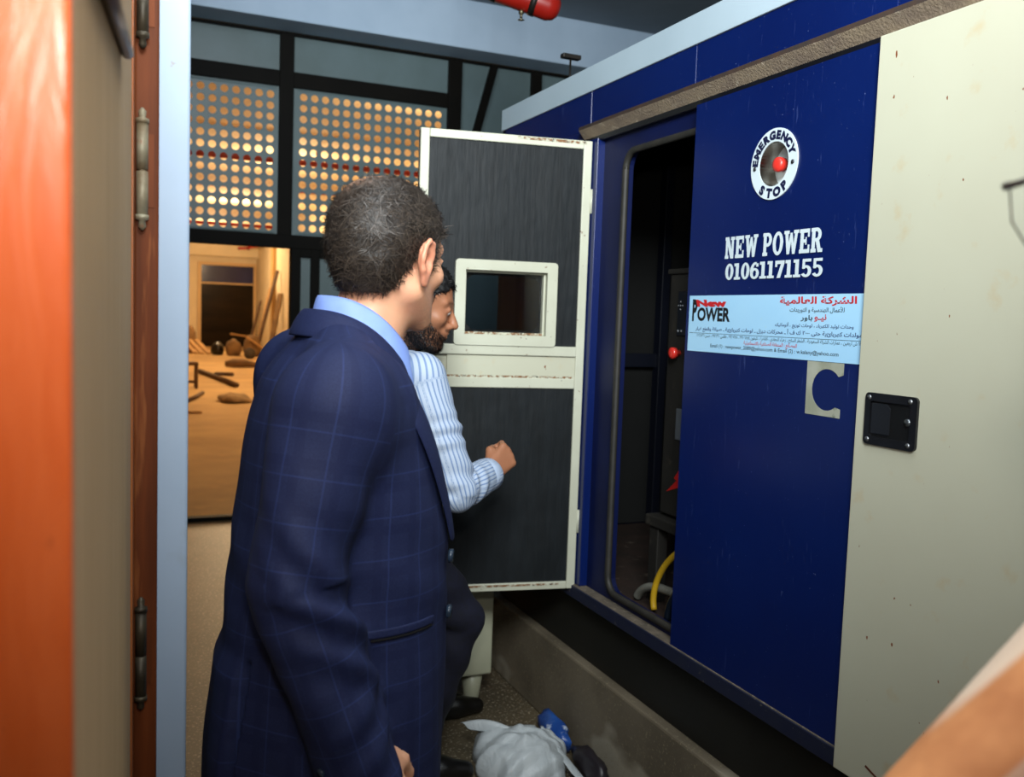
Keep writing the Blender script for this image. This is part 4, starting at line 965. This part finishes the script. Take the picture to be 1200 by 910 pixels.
def drape(X, Y, Z):
    a = np.arctan2(Y, X); lowm = np.clip((1.15-Z)/.3, 0, 1); return .004*lowm*np.sin(a*7+Z*6)+.0025*np.clip((1.3-Z)/.2, 0, 1)*np.sin(Z*55+a*5)*np.exp(-((Z-1.12)/.1)**2)-.009*np.clip((Y+.0945)/.003, 0, 1)*(X < -.02)*np.clip((.99-Z)/.03, 0, 1)
V.loft(JR, .01, disp=drape)
for s_ in (-1, 1): V.cone((-.01, s_*.05, 1.445), (-.035, s_*.165, 1.388), .045, .056, .03)
put_tube(V, slR, slr, .03, creases); put_tube(V, slL, slr, .03, creases)
for s_ in (-1, 1): V.cone((.005, s_*.09, 1.385), (-.03, s_*.17, 1.378), .06, .064, .05); V.cone((.03, s_*.11, 1.36), (-.02, s_*.16, 1.33), .05, .06, .05)
X, Y, Z = V.grid()
vcut = np.maximum.reduce([np.broadcast_to(np.abs(Y)-(.012+.085*np.clip((Z-1.14)/.28, 0, 1.2)), V.d.shape), np.broadcast_to(1.14-Z, V.d.shape), np.broadcast_to(.03-X, V.d.shape)])
V.d = np.maximum(V.d, -vcut).astype(np.float32)                                                  # open front
slit = np.maximum.reduce([np.broadcast_to(np.abs(Y+.0995)-.004, V.d.shape), np.broadcast_to(Z-.985, V.d.shape), np.broadcast_to(X+.05, V.d.shape)])
V.d = np.maximum(V.d, -slit).astype(np.float32)
hem = np.maximum.reduce([np.broadcast_to(Y+.0945, V.d.shape), np.broadcast_to(Z-.755, V.d.shape), np.broadcast_to(X-.02, V.d.shape)])
V.d = np.maximum(V.d, -hem).astype(np.float32)                                                   # hem under the vent's lower flap
neckhole = f_cone(X, Y, Z, V3(.03, 0, 1.415), V3(.06, 0, 1.55), .075, .085); V.d = np.maximum(V.d, -neckhole).astype(np.float32)
def jacket_attr(v):
    t = f_loft(*v.T, JRa); out = np.zeros((len(v), 3)); out[:, 0] = np.arctan2(v[:, 1], v[:, 0])*.17; out[:, 1] = v[:, 2]
    for P, sg in ((slR, -1), (slL, 1)):
        tt, an, r = tube_coords(v, P, V3(1, .2, .1)); m = ((r-.066) < t) & (v[:, 1]*sg > .13); out[m, 0] = (an*.062)[m]+.02; out[m, 1] = tt[m]*1.0
    return {'cloth': out}
jk = vol_mesh('jacket', V, wool, ma, jacket_attr)
def jx(z, phi, off=.004):
    """point on the jacket's body at height z, phi from the front towards the right side"""
    cx, a, b = (hermite(np.array([z]), JRa[:, 0], JRa[:, i])[0] for i in (1, 3, 4)); return V3(cx+(a+off)*math.cos(phi), -(b+off)*math.sin(phi), z)
def sheet_strip(name, rows, mat, parent, thick=.003, sub=1):
    me = bpy.data.meshes.new(name); n = len(rows[0]); vs = [tuple(p) for r in rows for p in r]
    me.from_pydata(vs, [], [(i*n+j, i*n+j+1, (i+1)*n+j+1, (i+1)*n+j) for i in range(len(rows)-1) for j in range(n-1)])
    o = link_mesh(name, me, mat, parent, False, True); md = o.modifiers.new('thickness', 'SOLIDIFY'); md.thickness = thick; md.offset = 0
    if sub: s_ = o.modifiers.new('round', 'SUBSURF'); s_.levels = s_.render_levels = sub
    return o
def collar_curve(c, rx, ry, z_back, z_front, th, tilt=4.2):
    t = abs(math.sin(th/2))**tilt; return V3(c[0]-rx*math.cos(th), c[1]+ry*math.sin(th), z_back+(z_front-z_back)*t)
ths = [math.radians(a) for a in range(-132, 133, 12)]; ths2 = [math.radians(a) for a in range(-150, 151, 12)]
rows = []
for th in ths:
    cc_ = (.028, 0)
    rows.append([collar_curve(cc_, .073, .072, 1.490, 1.385, th), collar_curve(cc_, .079, .078, 1.504, 1.397, th), collar_curve(cc_, .087, .087, 1.500, 1.392, th), collar_curve(cc_, .099, .102, 1.480, 1.365, th), collar_curve(cc_, .106, .114, 1.460, 1.343, th)])
sheet_strip('jacket_collar', rows, wool_plain, jk)
for s_ in (-1, 1):
    rows = []
    for i in range(9):
        t = i/8; z = 1.405-.265*t; ph0 = math.radians(36-22*t); ph1 = math.radians(66-36*t**.8) if i else math.radians(58)
        rows.append([jx(z-.01*f*(1-t), ph0+(ph1-ph0)*f, .008+.004*math.sin(f*3.1)) * V3(1, -s_ if False else 1, 1) for f in (0, .25, .5, .75, 1)])
    if s_ > 0: rows = [[p*V3(1, -1, 1) for p in r] for r in rows]
    sheet_strip('lapel', rows, wool_plain, jk)
rows = [[jx(1.048-dz, math.radians(p), .006) for dz in (0, .004, .009, .013)] for p in range(50, 96, 6)]
sheet_strip('pocket_welt', rows, wool_plain, jk, .004)
rows = [[jx(1.034-dz, math.radians(p), .005) for dz in (0, .003)] for p in range(52, 94, 6)]; sheet_strip('pocket_opening', rows, M('pocket_black', '05060c', rough=.9), jk, .002, 0)
btn = M('button_dark', '2b3a4c', '1a222c', 60, rough=.25)
for z in (1.118, 1.028):
    p, q = jx(z, math.radians(27), .003), jx(z, math.radians(27), .010); T2 = MB().tube([p, q], .011, 14); o = T2.build('button', btn); o.parent = jk
d = (slR[2]-aER)/np.linalg.norm(slR[2]-aER); back = V3(-1, -.45, 0); back -= d*(back@d); back /= np.linalg.norm(back)
for i in range(4):
    c_ = slR[2]-d*(.022+.013*i)+back*.0545; o = MB().tube([c_, c_+back*.005], .0066, 12).build('cuff_button', btn); o.parent = jk
# shirt
V = Vol(axis(-.15, .2, .007), axis(-.2, .2, .007), axis(.9, 1.52, .007))
V.loft([(.95, .0, 0, .15, .165), (1.2, .0, 0, .135, .165), (1.32, -.004, 0, .112, .15), (1.40, .0, 0, .088, .10), (1.46, .03, 0, .066, .066)], .01)
vol_mesh('shirt', V, blue_shirt, ma)
rows = []
for th in ths2:
    f = abs(th)/math.radians(150); cc_ = (.032+.014*f**2, 0)
    rows.append([collar_curve(cc_, .060, .059, 1.505, 1.415, th), collar_curve(cc_, .064, .063, 1.525, 1.435, th), collar_curve(cc_, .068, .067, 1.523, 1.43, th), collar_curve(cc_, .074, .075, 1.495-.012*f, 1.40-.01*f, th), collar_curve(cc_, .079, .082, 1.475-.02*f, 1.385-.02*f, th)])
sheet_strip('shirt_collar', rows, blue_shirt, ma, .0025)
V = Vol(axis(-.2, .2, .01), axis(-.25, .25, .01), axis(.04, 1.0, .01))
V.loft([(.78, 0, 0, .13, .175), (.9, 0, 0, .125, .17), (.98, 0, 0, .12, .16)], .02)
for s_ in (-1, 1): put_tube(V, [(0, s_*.09, .85), (.0, s_*.1, .48), (-.02, s_*.1, .06)], [.095, .08, .07], .04)
vol_mesh('trousers', V, trousers_m, ma)
for s_ in (-1, 1): shoes(ma, (-.02, s_*.1), math.radians(6*s_))

# ---------------------------------------------------------------- bearded man in the striped shirt (modelled in place)
mb = plant('person', (.95, 2.75, 0), 'bearded man in white and blue striped shirt, right hand half closed by the open door')
b0 = V3(.95, 2.75, 0)
bH, bR = V3(.758, 2.40, 1.528)-b0, rot3(math.radians(-13), math.radians(12), 0)
bSR, bER, bWR = V3(.745, 2.315, 1.325)-b0, V3(.828, 2.245, 1.035)-b0, V3(.985, 2.385, 1.05)-b0
bSL, bEL, bWL = V3(.70, 2.67, 1.31)-b0, V3(.78, 2.72, 1.04)-b0, V3(.90, 2.66, .93)-b0
neck0 = V3(.70, 2.475, 1.36)-b0
hipR, knR, anR = V3(.73, 2.42, .86)-b0, V3(.945, 2.475, .60)-b0, V3(.85, 2.66, .09)-b0
hipL, knL, anL = V3(.73, 2.60, .86)-b0, V3(.96, 2.70, .48)-b0, V3(1.06, 3.08, .09)-b0
fwd = V3(.80, .60, .10); fwd /= np.linalg.norm(fwd)
V = Vol(axis(-.36, .27, .01, [(-.30, .17)], .0042), axis(-.60, .42, .012, [(-.49, -.2)], .0042), axis(.03, 1.70, .012, [(1.02, 1.20), (1.36, 1.70)], .004))
put_limb(V, [neck0-V3(0, 0, .04), neck0+V3(.02, -.02, .03), bH+bR@V3(-.03, 0, -.06)], [.062, .056, .056], .03)
put_limb(V, [(hipR+hipL)/2+V3(0, 0, .02), (neck0+(hipR+hipL)/2)/2, neck0-V3(0, 0, .1)], [.10, .09, .08], .03); put_limb(V, [bSR, bSL], [.04, .04], .03)
for sh, el, wr in ((bSR, bER, bWR), (bSL, bEL, bWL)): put_limb(V, [sh, el, wr], [.046, .04, .028], .03)
put_limb(V, [hipR, knR, anR], [.085, .058, .042], .04); put_limb(V, [hipL, knL, anL], [.085, .058, .042], .04)
def frame(d, thumb): d = d/np.linalg.norm(d); t = thumb-d*(thumb@d); t /= np.linalg.norm(t); return d, t
d, t = frame(V3(.75, .40, .52), V3(-.25, .25, .9)); put_hand(V, bWR+d*.004, np.stack([d, t, np.cross(d, t)], 1), curl=((48, 72, 35), (66, 80, 40), (70, 82, 40), (70, 80, 40)), tcurl=.75, s=1.0, spread=2)
d, t = frame(V3(.8, -.45, .2), V3(0, .1, 1)); put_hand(V, bWL+d*.004, np.stack([d, t, -np.cross(d, t)], 1), curl=(30, 40, 25), tcurl=.4)
put_head(V, bH, bR, jaw=1.05)
def beard(x, y, z):
    lo = np.interp(x, [-.02, .01, .03, .05, .085, .1], [.0, .0, -.03, -.052, -.066, -.075]); m = 1/(1+np.exp((z-lo)/.004))*np.clip((x+.03)/.02, 0, 1)
    mous = np.exp(-((z+.0535)/.006)**2)*(np.abs(y) < .03)*(x > .075)*.8; lip = np.exp(-((z+.0665)/.008)**2-(y/.02)**4)*(x > .085)
    return np.clip(np.maximum(m, mous)*(1-lip)*np.clip((z+.15)/.03, 0, 1), 0, 1)
body_b = vol_mesh('body', V, skin_b, mb, tint_head(bH, bR, beard))
cap_b = hair_cap('hair', bH, bR, .009, hair_mask(.060, -.07, -.03), scalp_b, mb, .0018, 2)
o = strands('hair_strands', cap_b, bH, bR, lambda x, y, z: np.ones(len(x), bool), flow_a, 3500, .014, .0008, .003, hair_b, mb, (0, .7), 5); o['kind'] = 'stuff'
o = strands('beard', body_b, bH, bR, lambda x, y, z: (beard(x, y, z) > .55) & (np.abs(x) < .2) & (z > -.14) & (z < .0) & (np.abs(y) < .09), lambda h: np.stack([.3+0*h[:, 0], 0*h[:, 0], -1+0*h[:, 0]], 1), 3500, .012, .0006, .003, hair_b, mb, (0, .6), 6); o['kind'] = 'stuff'
eye_m = M('eye_white', 'd8d0c8', rough=.2); iris_m = M('iris_dark', '1a100a', rough=.15)
def eyes(parent, o, R, s=1.0):
    for s_ in (-1, 1):
        m = MB(); q = Matrix(R.tolist()).to_4x4(); q.translation = Vector(o+R@V3(.0775*s, s_*.032*s, -.002*s)); m.ball((0, 0, 0), .0122, 16, 0, q); m.ball((.0078, 0, 0), (.0048, .0056, .0056), 12, 1, q)
        e = m.build('eye', [eye_m, iris_m]); e.parent = parent
eyes(mb, bH, bR); eyes(ma, aH, aR, .935)
# shirt
def creases_b(t, an): return (.0045*np.exp(-((t-.16)/.05)**2)*np.sin(t*150+an*1.2)+.005*np.exp(-((t-.33)/.09)**2)*np.sin(t*110+an*2)+.0015*np.sin(t*60+an*3)).astype(np.float32)
dW = (bWR-bER)/np.linalg.norm(bWR-bER); dWL = (bWL-bEL)/np.linalg.norm(bWL-bEL)
sR = [bSR, bER, bWR-dW*.012]; sL = [bSL, bEL, bWL-dWL*.012]; srad = [.068, .058, .047]
chest = (bSR+bSL)/2; hipc = (hipR+hipL)/2
V = Vol(axis(-.45, .15, .006), axis(-.60, .25, .006), axis(.80, 1.46, .006).astype(np.float32)-0)
tor = [chest+V3(-.01, 0, -.01), (chest*.5+hipc*.5)+V3(-.01, 0, 0), hipc+V3(-.005, 0, .0)]
yaw_b = math.atan2(-(bSL-bSR)[0], (bSL-bSR)[1])
Rb = rot3(yaw_b)
def f_torso(X, Y, Z):
    pz = [hipc[2]-.02, tor[1][2], chest[2]-.06, chest[2]+.015, neck0[2]+.035]; cs = [hipc, tor[1], chest, chest*.6+neck0*.4, neck0+V3(.01, -.01, 0)]
    cx, cy = np.interp(Z, pz, [c[0] for c in cs]), np.interp(Z, pz, [c[1] for c in cs]); a = np.interp(Z, pz, [.135, .13, .125, .085, .064]); b = np.interp(Z, pz, [.17, .17, .175, .14, .066])
    x, y = (X-cx)*Rb[0, 0]+(Y-cy)*Rb[1, 0], (X-cx)*Rb[0, 1]+(Y-cy)*Rb[1, 1]; k0 = np.sqrt((x/a)**2+(y/b)**2); k1 = np.sqrt((x/a**2)**2+(y/b**2)**2)
    return (np.maximum(k0*(k0-1)/np.maximum(k1, 1e-4), np.maximum(pz[0]-Z, Z-pz[-1]))+.003*np.sin(Z*60+8*np.arctan2(y, x))).astype(np.float32)
V.put(f_torso, (-.45, -.6, .82), (.15, .25, 1.42), .01)
V.cone(neck0+V3(0, 0, -.005), bSR+V3(0, 0, .012), .055, .058, .03); V.cone(neck0+V3(0, 0, -.005), bSL+V3(0, 0, .012), .055, .058, .03)
put_tube(V, sR, srad, .022, creases_b); put_tube(V, sL, srad, .022, creases_b)
X, Y, Z = V.grid(); V.d = np.maximum(V.d, -f_cone(X, Y, Z, neck0-V3(0, 0, .01), bH+bR@V3(-.03, 0, -.06), .060, .060)).astype(np.float32)
def shirt_attr(v):
    out = np.zeros((len(v), 3)); q = v-chest; out[:, 0] = np.arctan2(q[:, 1], q[:, 0])*.15; out[:, 1] = v[:, 2]
    for P in (sR, sL):
        tt, an, r = tube_coords(v, P, V3(.3, 1, .1)); m = (r < .085) & (tt > .012); out[m, 0] = (an*.052)[m]; out[m, 1] = tt[m]
    return {'cloth': out}
sh = vol_mesh('shirt', V, striped, mb, shirt_attr)
for P in (sR, sL):
    m = MB(); dd = (P[2]-P[1])/np.linalg.norm(P[2]-P[1]); m.tube([P[2]-dd*.05, P[2]-dd*.045, P[2]-dd*.004, P[2], P[2]-dd*.003], [.046, .0495, .0485, .045, .036], 28, caps=False)
    o = m.build('cuff', M('pale_cuff', 'b4c2d8', 'aabad2', 40, rough=.7)); o.parent = sh
rows = []
for th in ths:
    P_ = lambda rr, z: neck0+V3(.012, -.008, 0)+Rb@V3(-rr*math.cos(th), rr*math.sin(th), z-.035*abs(math.sin(th/2))**1.5)
    rows.append([P_(.061, .03), P_(.064, .06), P_(.069, .062), P_(.078, .03), P_(.086, .008)])
sheet_strip('shirt_collar', rows, M('pale_cuff', 'b4c2d8'), mb, .0025)
V = Vol(axis(-.36, .22, .009), axis(-.48, .45, .009), axis(.05, .98, .009))
folds = lambda t, an: (.004*np.sin(t*45+an*2)).astype(np.float32)
V.put(lambda X, Y, Z: np.maximum(f_ell(X, Y, Z, hipc+V3(0, 0, .02), V3(.15, .19, .14)), Z-.95), hipc-.2, hipc+.2, .02)
put_tube(V, [hipR, knR, anR-V3(0, 0, .02)], [.095, .066, .06], .03, folds); put_tube(V, [hipL, knL, anL-V3(0, 0, .02)], [.095, .066, .06], .03, folds)
vol_mesh('trousers', V, trousers_m, mb)
shoes(mb, anR, math.radians(-8)); shoes(mb, anL, math.radians(0))

# ---------------------------------------------------------------- person at the right edge, mostly outside the frame
mc = plant('person', (.67, .25, 0), 'blurred person at right edge in peach garment with thin dark eyeglasses')
c0 = V3(.67, .25, 0)
cH, cR = V3(.588, .331, 1.597)-c0, rot3(math.radians(90-13), math.radians(4), 0)
cB = rot3(math.radians(90))
P = lambda x, y, z: cB@V3(x, y, z)
V = Vol(axis(-.3, .3, .012, [(-.14, .10)], .005), axis(-.3, .3, .012, [(-.06, .18)], .005), axis(.03, 1.76, .012, [(1.44, 1.75)], .005))
put_limb(V, [P(0, 0, 1.36), P(.01, 0, 1.45), cH+cR@V3(-.03, 0, -.06)], [.055, .05, .05], .03)
V.put(lambda X, Y, Z: f_loft(*local(X, Y, Z, V3(0, 0, 0), cB), np.array([(.85, 0, 0, .1, .15), (1.1, 0, 0, .09, .13), (1.3, 0, 0, .09, .15), (1.38, 0, 0, .06, .1)])), (-.2, -.2, .8), (.2, .2, 1.4), .03)
for s_ in (-1, 1):
    put_limb(V, [P(0, s_*.16, 1.32), P(-.02, s_*.2, 1.06), P(.06, s_*.19, .83)], [.042, .036, .027], .03); put_limb(V, [P(0, s_*.08, .88), P(0, s_*.09, .48), P(0, s_*.09, .08)], [.08, .055, .04], .04)
    d, t = frame(P(.08, 0, -.23), P(1, 0, 0)); put_hand(V, P(.06, s_*.19, .83), np.stack([d, t, np.cross(d, t)*(1 if s_ < 0 else -1)], 1), curl=(25, 30, 20), s=.92)
put_head(V, cH, cR)
vol_mesh('body', V, skin_c, mc, tint_head(cH, cR)); eyes(mc, cH, cR)
hair_cap('hair', cH, cR, .010, hair_mask(.06, -.08, -.03), scalp_b, mc, .0018, 4)
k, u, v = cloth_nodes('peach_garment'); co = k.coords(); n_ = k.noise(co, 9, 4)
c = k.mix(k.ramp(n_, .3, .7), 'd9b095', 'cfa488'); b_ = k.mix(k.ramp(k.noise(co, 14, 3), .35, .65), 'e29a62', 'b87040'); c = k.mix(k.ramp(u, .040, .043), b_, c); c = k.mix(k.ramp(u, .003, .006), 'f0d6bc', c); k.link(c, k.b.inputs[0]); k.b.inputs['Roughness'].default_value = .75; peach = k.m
V = Vol(axis(-.34, .34, .008), axis(-.34, .34, .008), axis(.30, 1.50, .008))
GR = np.array([(.32, -.05, 0, .16, .22), (.7, -.05, 0, .13, .19), (1.0, -.05, 0, .11, .165), (1.2, -.04, 0, .10, .155), (1.29, -.03, 0, .09, .14), (1.36, .0, 0, .07, .09), (1.42, .01, 0, .062, .062)])
V.put(lambda X, Y, Z: f_loft(*local(X, Y, Z, V3(0, 0, 0), cB), GR), (-.26, -.26, .3), (.26, .26, 1.45), .01)
for s_ in (-1, 1):
    V.cone(P(0, s_*.05, 1.365), P(0, s_*.155, 1.315), .045, .055, .03); put_tube(V, [P(0, s_*.16, 1.31), P(-.02, s_*.2, 1.06), P(.05, s_*.19, .86)], [.060, .055, .05], .02)
V.cone(V3(.726, .363, 1.392)-c0, V3(.434, .438, 1.067)-c0, .052, .052, .03)
V.cone(V3(.77, .34, 1.32)-c0, V3(.53, .39, 1.02)-c0, .06, .06, .05)
V.cone(P(.0, 0, 1.33), V3(.71, .36, 1.36)-c0, .05, .05, .05)
V.cone(P(-.01, 0, 1.34), P(.01, .01, 1.44), .075, .066, .03); V.cone(P(0, -.14, 1.33), P(0, .14, 1.33), .06, .06, .03)
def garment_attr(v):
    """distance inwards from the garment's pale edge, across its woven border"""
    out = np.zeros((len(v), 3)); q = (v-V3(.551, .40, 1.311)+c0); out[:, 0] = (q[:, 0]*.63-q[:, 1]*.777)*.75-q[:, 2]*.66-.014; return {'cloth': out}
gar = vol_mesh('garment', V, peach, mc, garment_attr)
dkf = M('spectacle_frame', '2a1a12', rough=.3)
gl_ = MB(); Pt = lambda x, y, z: cH+cR@V3(x, y, z)
for s_ in (-1, 1):
    gl_.tube([Pt(.094, s_*.008, .006), Pt(.094, s_*.02, .014), Pt(.092, s_*.045, .015), Pt(.087, s_*.066, .008)], .0018, 8)
    gl_.tube([Pt(.087, s_*.066, .008), Pt(.082, s_*.0715, .006), Pt(.06, s_*.0765, .004), Pt(-.01, s_*.082, .004), Pt(-.03, s_*.082, -.012)], [.0028, .0028, .0018, .0016, .0016], 8)
gl_.tube([Pt(.094, -.008, .006), Pt(.096, 0, .009), Pt(.094, .008, .006)], .0016, 8)
sp = gl_.build('spectacles', dkf); sp.parent = mc
lensm = NT('spectacle_lens'); lensm.b.inputs['Transmission Weight'].default_value = 1; lensm.b.inputs['Roughness'].default_value = 0; lensm.b.inputs['IOR'].default_value = 1.1; lensm.b.inputs['Base Color'].default_value = (.95, .96, .97, 1)
for s_ in (-1, 1):
    L_ = [(.094, .009, .005), (.092, .045, .014), (.087, .064, .007), (.0865, .062, -.016), (.089, .048, -.031), (.092, .026, -.031), (.094, .011, -.018)]
    m = MB(); m.prism([Pt(x, s_*y, z) for x, y, z in L_], cR@V3(.0015, 0, 0)); e = m.build('lens', lensm.m); e.parent = sp
    rim = MB().tube([Pt(x+.0007, s_*y, z) for x, y, z in L_[2:]+L_[:1]], .0007, 6).build('rim_thread', dkf); rim.parent = sp

# ---------------------------------------------------------------- on the floor by the plinth
bag = empty('plastic_bag', (1.23, 2.632, 0), 'crumpled white plastic bag slumped open on the floor by the plinth', 'bag')
V = Vol(axis(-.26, .26, .005), axis(-.26, .26, .005), axis(-.01, .22, .005))
def f_bag(X, Y, Z):
    d = f_ell(X, Y, Z, V3(.005, 0, .02), V3(.15, .15, .115)); d = smin(d, f_ell(X, Y, Z, V3(-.06, .085, .03), V3(.08, .075, .085)), .03)
    a = np.arctan2(Y, X); r = np.sqrt(X**2+Y**2)
    tri = lambda t: np.abs((t/(2*np.pi)) % 1-.5)*4-1
    d = d+.010*tri(a*6+r*22+3*Z)*np.clip(r/.1, 0, 1)+.007*tri(X*60+Y*35+np.sin(Y*30)*2)+.004*tri(Y*90-X*40+Z*50)
    return np.maximum(d, .001-Z).astype(np.float32)
V.put(f_bag, (-.23, -.23, 0), (.23, .23, .21), .005)
V.ell((-.16, .14, .11), (.06, .07, .07), .01, 's')
k = NT('white_plastic'); co = k.coords(); k.link(k.mix(k.ramp(k.noise(co, 6, 4), .35, .65), 'c3c9cb', 'b2b9bc'), k.b.inputs[0]); k.b.inputs['Roughness'].default_value = .38; k.bump(k.noise(co, 14, 6, .6, 1.5), .35, .02); plastic = k.m
vol_mesh('sheet', V, plastic, bag)
rows = []
for i in range(7):
    t = i/6; rows.append([V3(-.165+.14*t, .17-.10*t, .105+.03*math.sin(t*2.6))+V3(0, .0, 0), V3(-.155+.14*t, .15-.11*t, .128+.02*math.sin(t*3)), V3(-.145+.135*t, .13-.10*t, .100)])
sheet_strip('opening_rim', rows, plastic, bag, .002)
rows = [[V3(.07+.05*t, .02-.19*t, .125-.10*t), V3(.085+.06*t, .03-.19*t, .138-.11*t), V3(.105+.06*t, .03-.2*t, .10-.09*t)] for t in (0, .25, .5, .75, 1)]
sheet_strip('folded_edge', rows, plastic, bag, .002)
o = tag(blob('crumpled_wrapper', (1.415, 2.76, .045), (.036, .11, .055), M('blue_film', '1d3f86', '2a5aa8', 6, rough=.3, spots=('c9d4e4', 9, .64, .7)), 'crumpled blue plastic wrapper between white bag and plinth', 'wrapper', 31, .25), None)
o = blob('dark_bundle', (1.425, 2.51, .04), (.036, .11, .05), M('dark_film', '1d1a20', '2a2428', 6, rough=.4), 'dark bundle on the floor right of the white bag', 'bundle', 37, .25)

bpy.data.objects.remove(_fo); bpy.data.curves.remove(_fc)
